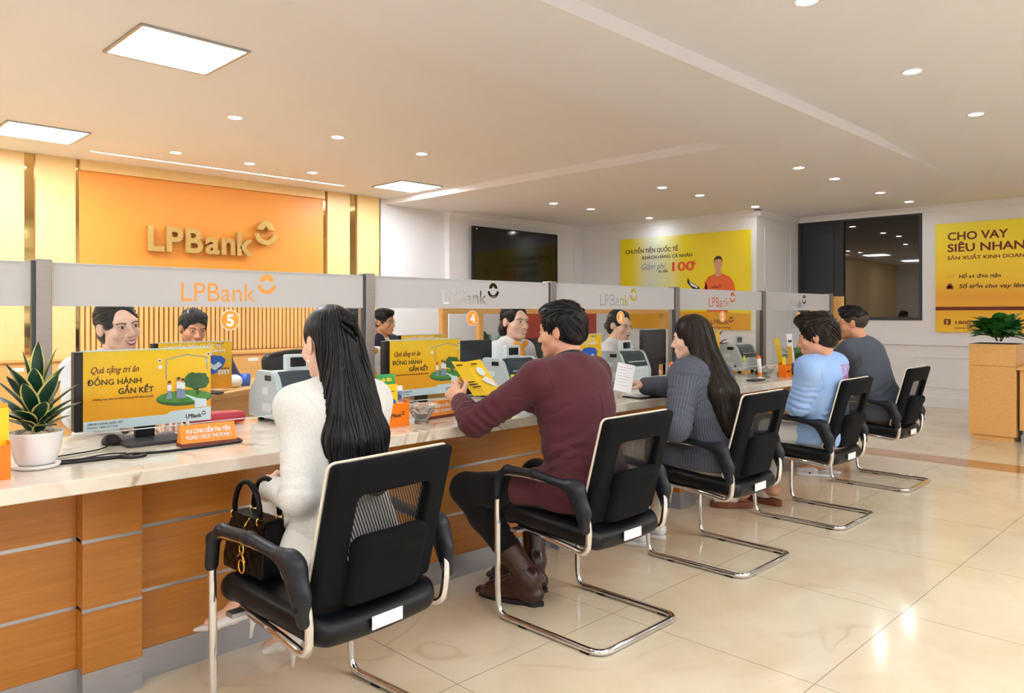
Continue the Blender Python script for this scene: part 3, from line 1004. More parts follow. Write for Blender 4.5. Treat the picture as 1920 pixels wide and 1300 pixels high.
def leaf_mesh(k, base, d, length, width, droop, roll=0, seg=6, fold=.25, up=Vector((0, 0, 1)), edge=None):
    """an arched leaf blade with a folded midrib; edge = material slot of the margin"""
    d = Vector(d).normalized()
    side = d.cross(up)
    side = side.normalized() if side.length > 1e-3 else Vector((1, 0, 0))
    if roll:
        side = Matrix.Rotation(roll, 3, d) @ side
    nrm = side.cross(d)
    base = Vector(base)
    rows = []
    for i in range(seg + 1):
        t = i / seg
        c = base + d * (length * t) - up * (droop * t * t)
        w = width * (math.sin(PI * min(1, t * .93 + .07)) ** .75) * .5
        w = max(w, .0008)
        rows.append((c + side * w + nrm * (fold * w), c + side * w * .78 + nrm * (fold * w * .78), c, c - side * w * .78 + nrm * (fold * w * .78), c - side * w + nrm * (fold * w)))
    n0 = len(k.v)
    for r in rows:
        k.v += [tuple(p) for p in r]
    for i in range(seg):
        for j in range(4):
            a = n0 + i * 5 + j
            k.f.append((a, a + 1, a + 6, a + 5))
            k.sm.append(True)
            k.mi.append(edge if (edge is not None and j in (0, 3)) else k.cur)

def plant(name, label, loc, n, length, width, spread, h0, pot=None, mats=None, group=None, seed=1, droop=.5):
    R = random.Random(seed)
    t = thing(name, label, 'plant', loc, 0, group)
    k = MB()
    for i in range(n):
        a = R.uniform(0, 2 * PI)
        e = R.uniform(.15, 1.2)
        d = (math.cos(a) * math.cos(e), math.sin(a) * math.cos(e), math.sin(e))
        L = length * R.uniform(.7, 1.15)
        b = (math.cos(a) * spread * R.random(), math.sin(a) * spread * R.random(), h0 + R.uniform(-.02, .08) * length * 4)
        leaf_mesh(k, b, d, L, width * R.uniform(.8, 1.2), L * droop * R.uniform(.4, 1))
    o = k.build('leaves', mats or MAT['green'], t)
    k = MB()
    for i in range(8):
        a = R.uniform(0, 2 * PI)
        k.tube([(math.cos(a) * .02, math.sin(a) * .02, max(0, h0 - .05)), (math.cos(a) * spread * .6, math.sin(a) * spread * .6, h0 + length * .3)], .005, 6)
    k.build('stems', MAT['printtree'], t)
    if pot:
        k = MB(); k.lathe([(pot * .75, 0), (pot, .02), (pot * 1.1, h0), (pot * 1.0, h0), (pot * .95, h0 - .03), (0.001, h0 - .03)], seg=24)
        k.build('pot', MAT['offwhite'], t)
    return t
plant('potted_plant', 'bushy potted plant behind the wood framed glass screen at counter four', (6.35, 6.75, 0), 50, .36, .11, .12, .7, .16, seed=3)
plant('potted_plant', 'potted plant behind the glass screen beside the red board', (7.5, 6.62, 0), 45, .27, .09, .1, .68, .16, seed=4)
plant('potted_plant', 'potted plant behind the glass screen below the yellow poster', (8.75, 6.62, 0), 45, .27, .09, .1, .66, .16, seed=5)
MAT['fernred'] = mat('bronze_leaf', srgb(96, 84, 62), .55, var=.5, vscale=14)
MAT['midgreen'] = mat('mid_leaf_green', srgb(52, 112, 48), .38, var=.4, vscale=20)  # paler leaf green than the plants behind the glass screen
plant('bronze_fern', 'bronze leaved plant against the white wall under the yellow poster', (9.0, 5.3, 0), 50, .3, .07, .16, .72, .15, mats=MAT['fernred'], seed=8)
plant('potted_plant', 'small green plant just past the counter end behind the grey suited man', (8.5, 3.85, 0), 26, .22, .08, .08, .68, .12, mats=MAT['midgreen'], seed=9, droop=.25)

# planter box with glossy leaves
t = thing('planter_box', 'tall oak veneer planter box in front of the yellow loan poster', 'planter', (8.58, 1.94, 0))
k = MB()
k.box((0, -.2, .05), (.36, .2, .945)); k.box((.02, -.175, 0), (.34, .175, .05))
k.build('body', MAT['deskwood'], t, .003)
k = MB(); k.box((-.002, -.201, .728), (.001, .201, .732)); k.build('seam', MAT['slatback'], t)
k = MB(); k.box((.02, -.18, .946), (.34, .18, .949)); k.build('soil', mat('dark_soil', srgb(60, 44, 32), .9, var=.3, vscale=60), t)
plant('leafy_plant', 'glossy broad leaved green plant growing in the oak planter box', (8.76, 1.92, .95), 100, .27, .115, .12, .07, mats=MAT['midgreen'], seed=11, droop=.45)
t = thing('reception_stand', 'oak reception stand at the right picture edge beside the planter', 'desk', (8.6, 1.215, 0))
k = MB(); k.box((0, -.5, .12), (.6, .5, .7)); k.build('body', MAT['deskwood'], t, .003)
k = MB(); k.box((-.03, -.52, .7), (.63, .52, .73)); k.build('stand_top', MAT['deskwood'], t, .003)
k = MB(); k.box((.02, -.48, 0), (.58, .48, .12)); k.build('plinth', MAT['kick'], t)

# back office desk
bd = thing('back_desk', 'angled pale oak desk behind counter five', 'desk', (2.3, 4.62, 0), math.radians(31))
k = MB(); k.box((-1.35, 0, .735), (.95, .42, .77)); k.build('desktop', MAT['deskwood'], bd, .004)
k = MB(); k.box((-1.3, .04, 0), (.9, .07, .735)); k.build('front_panel', MAT['deskwood'], bd, .002)
for x in (-1.3, .87):
    k = MB(); k.box((x, .07, 0), (x + .03, .4, .735)); k.build('side_panel', MAT['deskwood'], bd, .002)

# ================================================================== the long counter
CT = .77                     # top of the worktop
YF, YG = 2.432, 2.84         # front edge of the worktop, plane of the glass
k = MB()
k.box((-2.2, YF, CT - .045), (7.0, 3.32, CT))
wt = tag(k.build('counter_worktop', MAT['stone'], None, .004), 'long beige marble worktop running the whole length of the bank counter', 'worktop')
cb = thing('bank_counter', 'honey veneered counter front with steel strips and kick plate', 'counter', (0, 2.66, 0))
PX = [-.32, .83, 1.98, 3.1, 4.26, 5.45, 6.6]
PW = .09
edges = [-2.2] + [e for p in PX for e in (p - PW, p + PW)] + [6.96]
for i in range(0, len(edges) - 1):
    a, b = edges[i], edges[i + 1]
    pil = i % 2 == 1
    y = 0 if pil else .06
    nm = 'pilaster' if pil else 'front_panel'
    k = MB()
    for z0, z1 in ((.105, .296), (.308, .516), (.528, .724)):
        k.box((a, y, z0), (b, y + (.1 if pil else .02), z1))
    o = k.build(nm, MAT['counterwood'], cb, .0015)
    for z in (.302, .522):
        k = MB()
        k.box((a, y + .003, z - .006), (b, y + .02, z + .006))
        k.build('steel_strip', MAT['steel'], cb)
    k = MB(); k.box((a, y - .001, 0), (b, y + (.1 if pil else .02), .105))
    k.build('kick_plate', MAT['kick'], cb)
k = MB(); k.box((-2.2, .27, 0), (6.96, .29, .72)); k.build('rear_panel', MAT['deskwood'], cb)
k = MB(); k.box((6.94, 0.02, 0), (6.98, .62, .724)); k.build('end_panel', MAT['counterwood'], cb)

# ---------------------------------------------------------------- glass screens between the posts
PXS = [-.58, .673, 1.94, 3.155, 4.405, 5.64, 6.93]
GZ0, GZ1 = .84, 1.415
names = ['five', 'four', 'three', 'two', 'one']
pl = ['at the left of the pot plant', 'behind the variegated pot plant', 'behind the long haired woman', 'beside the maroon suited man', 'between counters three and two', 'between counters two and one', 'at the far counter end']
for i, x in enumerate(PXS):
    t = thing('partition_post', 'bronze grey metal partition post ' + pl[i], 'post', (x, YG, CT), 0, 'posts of the glass partition')
    MB().box((-.024, -.014, 0), (.024, .05, 1.425 - CT)).build('upright', MAT['post'], t, .003)
    MB().box((-.034, -.012, .0), (-.0245, .012, 1.42 - CT)).build('glazing_channel', MAT['darkgrey'], t, .001)
    MB().box((-.04, -.03, 0), (.04, .06, .006)).build('base_plate', MAT['steel'], t, .001)
t = thing('end_panel', 'oak end panel of the glass partition at the far counter end', 'panel', (6.98, 2.75, CT))
MB().box((0, 0, 0), (.035, .3, .63)).build('panel', MAT['deskwood'], t, .002)

def frosted_band(w, h, x0, lh, cut):
    """film with the wordmark cut out of it, lying in the x/z plane"""
    cu = bpy.data.curves.new('frosted_band', 'CURVE')
    cu.dimensions = '2D'
    cu.fill_mode = 'BOTH'
    cu.extrude = .0004
    def poly(pts):
        sp = cu.splines.new('POLY')
        sp.points.add(len(pts) - 1)
        for q, (a, b) in zip(sp.points, pts):
            q.co = (a, b, 0, 1)
        sp.use_cyclic_u = True
    poly([(0, 0), (w, 0), (w, h), (0, h)])
    if cut:
        tc = text_curve('LPBank', lh / .73, .042)
        to = bpy.data.objects.new('lettering', tc)
        COL.objects.link(to)
        tx = to.to_curve(bpy.context.evaluated_depsgraph_get())
        xs = [p.co.x for sp in tx.splines for p in sp.bezier_points]
        sc = lh * 3.95 / (max(xs) - min(xs))
        zb = (h - lh * 1.3) / 2 - .002
        for sp in tx.splines:
            pts = []
            bp = sp.bezier_points
            n = len(bp)
            for a in range(n):
                p, q = bp[a], bp[(a + 1) % n]
                m = 5 if (p.handle_right - p.co).length > 1e-6 or (q.handle_left - q.co).length > 1e-6 else 1
                for s_ in range(m):
                    u = s_ / m
                    v = p.co * (1 - u) ** 3 + p.handle_right * 3 * u * (1 - u) ** 2 + q.handle_left * 3 * u * u * (1 - u) + q.co * u ** 3
                    pts.append((x0 + (v.x - min(xs)) * sc, zb + v.y))
            poly(pts)
        to.to_curve_clear()
        bpy.data.objects.remove(to)
        b, d, l = emblem_polys(x0 + lh * 4.62, zb + lh * .98, lh * .56)
        poly(b); poly(d)
    o = bpy.data.objects.new('frosted_band', cu)
    COL.objects.link(o)
    me = bpy.data.meshes.new_from_object(o.evaluated_get(bpy.context.evaluated_depsgraph_get()))
    bpy.data.objects.remove(o)
    n = len(me.vertices)
    a = np.zeros(n * 3); me.vertices.foreach_get('co', a); a = a.reshape(-1, 3)
    me.vertices.foreach_set('co', np.stack([a[:, 0], -a[:, 2], a[:, 1]], 1).ravel())
    me.update()
    me.materials.clear()
    me.materials.append(MAT['frost'])
    o = bpy.data.objects.new('frosted_band', me)
    COL.objects.link(o)
    return o

LX = [1.115, 2.36, 3.575, 4.81, 6.03]
NX = [1.301, 2.553, 3.777, 5.001, 6.261]
for i in range(6):
    a, b = PXS[i] + .026, PXS[i + 1] - .036
    lab = 'glass counter screen with the wordmark and a round number ' + '54321'[i - 1] if i else 'glass counter screen cut off by the left picture edge'
    t = thing('glass_screen', lab, 'screen', (a, YG, 0), 0, 'glass screens on the counter')
    w = b - a
    MB().box((0, -.005, GZ0), (w, .005, GZ1)).build('pane', MAT['glass'], t)
    MB().box((0, -.0052, GZ0 - .0025), (w, .0052, GZ0)).build('bottom_edge', MAT['glassedge'], t)
    MB().box((0, -.0052, GZ1), (w, .0052, GZ1 + .0015)).build('top_edge', MAT['glassedge'], t)
    fb = frosted_band(w, GZ1 - 1.272, (LX[i - 1] - a) if i else .4, .073, True)
    fb.parent = t
    fb.location = (0, -.0065, 1.272)
    if i:
        nx = NX[i - 1] - a
        k = MB(); k.prism(disc(nx, 1.2225, .039, 32), -.0072, -.0062); d = k.build('number_disc', MAT['printwhite'], t)
        k = MB(); k.prism(disc(nx, 1.2225, .036, 32), -.0082, -.0073); k.build('disc_face', MAT['numorange'], d)
        lettering('54321'[i - 1], .062, MAT['printwhite'], d, (nx, -.0085, 1.2005), 'number', align='CENTER', bold=.035, depth=.0005)

# ================================================================== customer chairs
def mesh_fabric():
    m = bpy.data.materials.new('black_mesh_net')
    m.use_nodes = True
    nt = m.node_tree
    b = nt.nodes['Principled BSDF']
    v = tex_coord(nt, (1, 1, 1), 'Object', (0, .5, 0))
    sep = nt.nodes.new('ShaderNodeSeparateXYZ')
    nt.links.new(v, sep.inputs[0])
    def hole(s, per, fr):
        f = math_node(nt, 'FRACT', math_node(nt, 'DIVIDE', s, per))
        return math_node(nt, 'LESS_THAN', f, fr)
    h = math_node(nt, 'MULTIPLY', hole(sep.outputs[0], .0085, .52), hole(sep.outputs[2], .0045, .7))
    b.inputs['Base Color'].default_value = (.012, .012, .016, 1)
    b.inputs['Roughness'].default_value = .6
    nt.links.new(math_node(nt, 'SUBTRACT', 1.0, h), b.inputs['Alpha'])
    return m
MAT['net'] = mesh_fabric()
MAT['piping'] = mat('cream_piping', srgb(226, 216, 196), .5, var=.04)

def back_curve(V):
    """lean the flat back panel (x across, z up) into the chair"""
    V = V.copy()
    z = V[:, 2]
    y = V[:, 1] + .05 * (V[:, 0] / .22) ** 2 * .35
    V[:, 1] = y - .17 - (z - .45) * .27
    return V

def make_chair():
    t = thing('visitor_chair', '', 'chair', (0, 0, 0), 0, 'customer chairs along the counter')
    L = [(-.2, .19, .378), (-.235, -.1, .365), (-.24, -.2, .352), (-.248, -.215, .47), (-.258, -.17, .6), (-.262, .1, .612), (-.262, .245, .6), (-.258, .262, .5), (-.252, .265, .1), (-.25, .255, .0125), (-.25, -.27, .0125)]
    Rr = [0, .05, .07, .05, .04, .05, .06, .05, .05, .045, .06]
    Rt = [(-x, y, z) for x, y, z in L]
    path = fillet(L + Rt[::-1], Rr + Rr[::-1], 7)
    k = MB(); k.tube(path, .0125, 12)
    k.build('tube_frame', MAT['chrome'], t)
    for s in (-1, 1):
        for y in (.12, -.2):
            k = MB()
            k.box((s * .25 - .012, y - .02, .0), (s * .25 + .012, y + .02, .006))
            k.build('glide', MAT['black'], t)
    for s in (-1, 1):
        k = MB()
        k.box((min(s * .2, s * .256), .15, .368), (max(s * .2, s * .256), .19, .382))
        k.build('frame_bracket', MAT['steel'], t, .002)
    # seat cushion
    f = Field((-.3, -.3, .3), (.3, .36, .5), .006)
    f.box((0, .04, .415), (.228, .232, .04), .034, k=.0)
    f.cone((-.19, .26, .405), (.19, .26, .405), .035, .035, k=.03)
    f.cone((-.17, -.185, .41), (.17, -.185, .41), .036, .036, k=.03)
    o = solid('seat', f, MAT['leather'], t, 2, fn=lambda V: V + np.stack([V[:, 0] * 0, V[:, 1] * 0, .06 * V[:, 1] + .25 * V[:, 0] ** 2 - .012], 1))
    k = MB(); k.box((-.055, -.2305, .375), (.055, -.2265, .412)); k.build('seat_label', MAT['white'], t, .001, label='white maker label on the seat edge')
    # back: padded ring, net, lumbar pad, piping
    f = Field((-.26, -.05, .4), (.26, .05, .92), .005)
    f.box((0, 0, .655), (.214, .021, .205), .018)
    V0 = f.F
    hole = Field((-.26, -.05, .4), (.26, .05, .92), .005)
    hole.box((0, 0, .665), (.131, .08, .1), .02)
    f.F = np.maximum(f.F, -hole.F)
    # round the outline corners
    for sx in (-1, 1):
        f.cut((sx * .222, 0, .86), (sx * 1, 0, 1.6)) if False else None
    solid('back_frame', f, MAT['fabric'], t, 2, fn=back_curve)
    k = MB()
    nx_, nz_ = 14, 10
    vs = [(-.15 + .3 * i / nx_, .006, .55 + .23 * j / nz_) for j in range(nz_ + 1) for i in range(nx_ + 1)]
    A = back_curve(np.array(vs))
    k.add([tuple(p) for p in A], [(j * (nx_ + 1) + i, j * (nx_ + 1) + i + 1, (j + 1) * (nx_ + 1) + i + 1, (j + 1) * (nx_ + 1) + i) for j in range(nz_) for i in range(nx_)], True)
    k.build('back_net', MAT['net'], t)
    f = Field((-.2, -.08, .42), (.2, .06, .72), .005)
    f.box((0, -.03, .545), (.128, .025, .095), .022)
    f.cone((-.09, -.03, .62), (.09, -.03, .62), .03, .03, k=.03)
    solid('lumbar_pad', f, MAT['fabric'], t, 2, fn=back_curve)
    pp = [(x, .018, z) for x, z in rrect(-.213, .451, .213, .859, .02, 6)]
    A = back_curve(np.array([p for p in pp]))
    k = MB(); k.tube([tuple(p) for p in A], .0045, 6, closed=True)
    k.build('piping', MAT['piping'], t, label='cream piping around the backrest')
    for s in (-1, 1):
        f = Field((-.04, -.3, .42), (.04, .32, .67), .005)
        P = [(0, .262, .5), (0, .25, .585), (0, .2, .618), (0, .05, .622), (0, -.1, .605), (0, -.175, .59)]
        for a, b in zip(P, P[1:]):
            f.cone(a, b, (.021, .017), (.021, .017), k=.015, xa=(1, 0, 0))
        f.cone((0, -.165, .595), (0, -.205, .455), (.02, .03), (.018, .02), k=.03, xa=(1, 0, 0))
        f.cone((0, -.14, .6), (0, -.2, .52), (.02, .026), (.018, .03), k=.03, xa=(1, 0, 0))
        a = solid('armrest', f, MAT['darkarm'], t, 2)
        a.location = (s * .26, 0, 0)
        k = MB()
        for y, z in ((-.185, .57), (-.2, .49)):
            k.prism(disc(y, z, .007, 10), -.024, .024, 'x')
        k.build('bolts', MAT['black'], a)
    return t
MAT['darkarm'] = mat('charcoal_armrest', srgb(24, 27, 35), .4, spec=.35, var=.08)
CH = [(1.245, 1.985, .08, 'black visitor chair in front with the white jacketed woman and a handbag on it'),
      (2.42, 1.985, 0, 'black visitor chair the maroon suited man sits on'),
      (3.53, 2.02, 0, 'black visitor chair the woman in pinstripes sits on'),
      (4.66, 2.01, 0, 'black visitor chair the man in the light blue shirt sits on'),
      (5.93, 2.06, 0, 'black visitor chair farthest along the counter under the grey suited man')]
ch0 = make_chair()
for i, (x, y, r, l) in enumerate(CH):
    c = ch0 if i == 0 else copy_tree(ch0)
    c.location = (x, y, 0)
    c.rotation_euler = (0, 0, r)
    c['label'] = l

# ================================================================== things on and around the counter
def poster_art(par, w, h, y):
    """bank poster: slogan on the left, family on a floating island on the right"""
    x0, z0 = -w / 2, -h / 2
    art(par, [[(x0, z0), (-x0, z0), (-x0, z0 + .052), (x0 + w * .66, z0 + .046), (x0 + w * .63, z0 + .036), (x0, z0 + .034)]], MAT['printpale'], y, 'pale_band')
    lettering('Quà tặng tri ân', .034, MAT['maroon'], par, (x0 + .02, y, z0 + .206), 'slogan', shear=.4, width=.165, bold=.006)
    lettering('ĐỒNG HÀNH', .029, MAT['inkdark'], par, (x0 + .012, y, z0 + .163), 'slogan', bold=.01, width=.185)
    lettering('GẮN KẾT', .029, MAT['inkdark'], par, (x0 + .115, y, z0 + .127), 'slogan', bold=.022, width=.125)
    lettering('Chương trình dành cho khách hàng gửi tiết kiệm tại quầy', .0095, MAT['maroon'], par, (x0 + .03, y, z0 + .108), 'small_print', width=.21)
    lettering('LPBANK HOÀNG QUỐC VIỆT', .0105, MAT['inkdark'], par, (x0 + .012, y - .0008, z0 + .02), 'small_print', width=.12)
    lettering('Hotline 1800 577 758', .0085, MAT['inkdark'], par, (x0 + .012, y - .0008, z0 + .008), 'small_print', width=.1)
    logo(par, x0 + .36, z0 + .014, .0155, MAT['inkdark'], y - .0008, depth=.0004, bold=.03)
    cx = x0 + .345
    k = [[(cx - .085 + .2 * i / 24 + 0, z0 + .1 + 0) for i in (0,)]]
    isl = [(cx + .012 + .107 * math.cos(a), z0 + .094 + .03 * math.sin(a)) for a in [2 * PI * i / 28 for i in range(28)]]
    art(par, [isl], MAT['printtree'], y, 'printed_island')
    art(par, [[(cx + .012 + .104 * math.cos(a), z0 + .099 + .023 * math.sin(a)) for a in [2 * PI * i / 28 for i in range(28)]]], MAT['printgreen'], y - .0006, 'printed_grass')
    R = random.Random(4)
    tree = [(cx + .06 + (.05 + R.uniform(-.006, .006)) * math.cos(a), z0 + .158 + (.034 + R.uniform(-.005, .005)) * math.sin(a)) for a in [2 * PI * i / 22 for i in range(22)]]
    art(par, [tree, [(cx + .055, z0 + .105), (cx + .058, z0 + .13), (cx + .064, z0 + .13), (cx + .067, z0 + .105)]], MAT['printtree'], y - .0012, 'printed_tree')
    art(par, [[(cx - .0, z0 + .108), (cx + .03, z0 + .095), (cx + .05, z0 + .08), (cx + .05, z0 + .052), (cx + .098, z0 + .054), (cx + .096, z0 + .083), (cx + .06, z0 + .09), (cx + .02, z0 + .106)]], MAT['printpale'], y - .0018, 'printed_waterfall')
    hs = []
    pts = [(cx - .058, z0 + .17), (cx - .058, z0 + .245), (cx + .02, z0 + .262), (cx + .098, z0 + .25), (cx + .1, z0 + .2)]
    for (a, b), (c, d) in zip(pts, pts[1:]):
        dx, dz = c - a, d - b
        L = math.hypot(dx, dz)
        nx, nz = -dz / L * .0016, dx / L * .0016
        hs.append([(a - nx, b - nz), (c - nx, d - nz), (c + nx, d + nz), (a + nx, b + nz)])
    art(par, hs, MAT['printgrey'], y - .0004, 'printed_house_outline')
    sk, wh, gr, dk = [], [], [], []
    for fx, hh, dress in ((cx - .047, .075, True), (cx - .012, .088, False), (cx + .004, .082, True)):
        b = z0 + .088
        gr.append([(fx - .011, b + .006), (fx + .012, b + .006), (fx + .006, b + hh * .5), (fx - .006, b + hh * .5)] if dress else [(fx - .008, b + .004), (fx + .008, b + .004), (fx + .007, b + hh * .5), (fx - .007, b + hh * .5)])
        wh.append([(fx - .007, b + hh * .48), (fx + .007, b + hh * .48), (fx + .009, b + hh * .8), (fx - .009, b + hh * .8)])
        sk.append(disc(fx, b + hh * .88, .006, 10))
        dk.append([(fx - .0065, b + hh * .9), (fx + .0065, b + hh * .9), (fx + .005, b + hh), (fx - .005, b + hh)])
    art(par, gr, MAT['printgrey'], y - .0024, 'printed_clothes')
    art(par, wh, MAT['printwhite'], y - .0024, 'printed_shirts')
    art(par, sk, MAT['printskin'], y - .0026, 'printed_faces')
    art(par, dk, MAT['inkdark'], y - .0030, 'printed_hair')
    art(par, [disc(cx - .082, z0 + .243, .008, 6), disc(cx + .105, z0 + .262, .008, 6), disc(cx - .08, z0 + .218, .008, 8), disc(cx + .1, z0 + .235, .007, 8)], MAT['printwhite'], y - .0004, 'printed_ornaments')
    art(par, [disc(cx - .082, z0 + .243, .0045, 6), disc(cx + .105, z0 + .262, .0045, 6)], MAT['maroon'], y - .001, 'printed_ornament_centres')

POSTM = gradmat('monitor_poster_print', [(0, srgb(240, 168, 12)), (.35, srgb(238, 166, 8)), (.5, srgb(248, 190, 10)), (1, srgb(250, 206, 10))], 2, -.1425, .1425)
def monitor(label, loc, rz, kind, z0=0.055, tilt=0):
    """seen from its rear, which carries a printed board"""
    t = thing('monitor', label, 'monitor', loc, rz, 'monitors on the counter desks')
    k = MB(); k.prism(rrect(-.245, z0 - .002, .242, z0 + .285, .006), -.022, .02); k.build('casing', MAT['black'], t, .004)
    k = MB(); k.box((-.232, .02, z0 + .015), (.232, .022, z0 + .272)); k.build('screen', MAT['screen'], t)
    k = MB(); k.box((-.035, -.012, .012), (.035, .012, z0 + .06)); k.build('stand_neck', MAT['black'], t, .003)
    k = MB(); k.prism(rrect(-.115, -.17, .115, .06, .02), 0, .012, 'z'); k.build('stand_base', MAT['darkgrey'], t, .003)
    if kind:
        b = bpy.data.objects.new('poster_board', None)
        k = MB(); k.box((-.23, -.008, -.1425), (.23, 0, .1425))
        b = k.build('poster_board', POSTM, t)
        b.location = (.012, -.0225, z0 + .1425)
        k = MB(); k.box((-.236, -.012, .1425), (.232, .0, .1475)); k.build('clear_clip', MAT['glassedge'], b)
        if kind == 1:
            poster_art(b, .46, .285, -.0088)
        else:
            lettering('CHUYỂN TIỀN QUỐC TẾ', .03, MAT['printwhite'], b, (-.2, -.0088, .105), 'headline', bold=.01, width=.36)
            lettering('KHÁCH HÀNG CÁ NHÂN', .026, MAT['printwhite'], b, (-.15, -.0088, .078), 'headline', bold=.01, width=.33)
            lettering('100', .1, MAT['inkdark'], b, (-.18, -.0088, -.03), 'number', bold=.04, width=.17)
            lettering('%', .04, MAT['printwhite'], b, (-.01, -.0088, .02), 'number', bold=.04)
            art(b, [[(.02, .03), (.05, .055), (.1, .06), (.16, .055), (.19, .03), (.17, -.01), (.12, -.05), (.1, -.055), (.07, -.045), (.03, -.005)]], MAT['blue'], -.0088, 'printed_globe')
            art(b, [[(.09, .06), (.094, .09), (.098, .06)], [(.05, .0), (.08, .02), (.11, .0), (.14, .02), (.165, -.0), (.12, -.03)]], MAT['printpale'], -.0094, 'printed_skyline')
            art(b, [[(.14 + .02 * i, -.06), (.15 + .02 * i, -.06), (.152 + .02 * i, -.03), (.138 + .02 * i, -.03)] for i in range(4)], MAT['printwhite'], -.0094, 'printed_people')
            art(b, [disc(.145 + .02 * i, -.024, .006, 8) for i in range(4)], MAT['inkdark'], -.0094, 'printed_people_hair')
            logo(b, .13, .125, .009, MAT['maroon'], -.0088)
    return t
monitor('monitor carrying a yellow poster beside the pot plant at counter five', (1.055, 3.03, CT), .0, 1)
m2 = monitor('monitor carrying a yellow poster behind the orange leaflet holder', (2.47, 3.14, CT), 0, 1)
monitor('monitor with a yellow poster right of the maroon suited man', (3.72, 3.16, CT), 0, 2)
monitor('monitor with a yellow poster left of the hindmost money counter', (5.24, 3.16, CT), 0, 2)
monitor('monitor with a yellow poster on the angled back desk', (1.86, 4.56, CT), .12, 2, .02)
monitor('monitor showing only its yellow poster top right of the glasses wearing clerk', (4.08, 5.2, .72), 0, 2)
tag(MB().box((3.6, 4.98, .68), (4.9, 5.55, .72)).build('side_desk', MAT['deskwood'], None, .003), 'pale oak side desk behind the money counter at counter four', 'desk')
k = MB()
for x in (3.62, 4.85):
    k.box((x, 5.0, 0), (x + .03, 5.5, .68))
k.build('desk_leg', MAT['deskwood'], bpy.data.objects['side_desk'])

def dark_monitor(label, loc, rz, w, h, zb):
    t = thing('monitor', label, 'monitor', loc, rz, 'bare black monitors')
    k = MB(); k.prism(rrect(-w / 2, zb, w / 2, zb + h, .015), -.015, .02); k.build('casing', MAT['darkmon'], t, .004)
    k = MB(); k.box((-.05, -.02, .01), (.05, .01, zb + .05)); k.build('stand_neck', MAT['black'], t, .003)
    k = MB(); k.prism(rrect(-.11, -.06, .11, .06, .03), 0, .012, 'z'); k.build('stand_base', MAT['black'], t, .003)
    return t
MAT['darkmon'] = mat('glossy_dark_monitor_back', srgb(24, 30, 40), .2, var=.1)
dark_monitor('bare black monitor back between the red bundles and the teller at counter four', (3.0, 3.32, CT), .1, .3, .2, .12)
dark_monitor('bare black monitor back between the teller of counter three and the pinstriped woman', (4.66, 3.2, CT), .1, .34, .26, .1)

def office_chair(label, x, y, rz):
    t = thing('office_chair', label, 'chair', (x, y, 0), rz, 'black office chairs of the tellers')
    f = Field((-.28, -.06, .5), (.28, .08, 1.06), .009)
    f.box((0, 0, .78), (.23, .03, .24), .03)
    f.ell((0, 0, .98), (.2, .03, .06), k=.05)
    solid('backrest', f, MAT['leather'], t, 2)
    f = Field((-.3, -.05, .38), (.3, .55, .5), .01)
    f.box((0, .26, .44), (.25, .25, .04), .035)
    solid('seat', f, MAT['leather'], t, 2)
    k = MB(); k.tube([(0, .25, .06), (0, .25, .41)], .028); k.build('gas_column', MAT['black'], t)
    k = MB(); k.tube(fillet([(0, .25, .4), (0, -.03, .4), (0, -.035, .7)], .05), .02, flat=(1.8, .6)); k.build('back_bar', MAT['black'], t)
    for i in range(5):
        a = 2 * PI * i / 5
        k = MB(); k.tube([(0, .25, .1), (.28 * math.cos(a), .25 + .28 * math.sin(a), .07)], [.022, .014]); l = k.build('foot', MAT['black'], t)
        k = MB(); k.prism(disc(.28 * math.cos(a), .03, .03, 14), .25 + .28 * math.sin(a) - .012, .25 + .28 * math.sin(a) + .012); k.build('caster', MAT['black'], l)
    return t

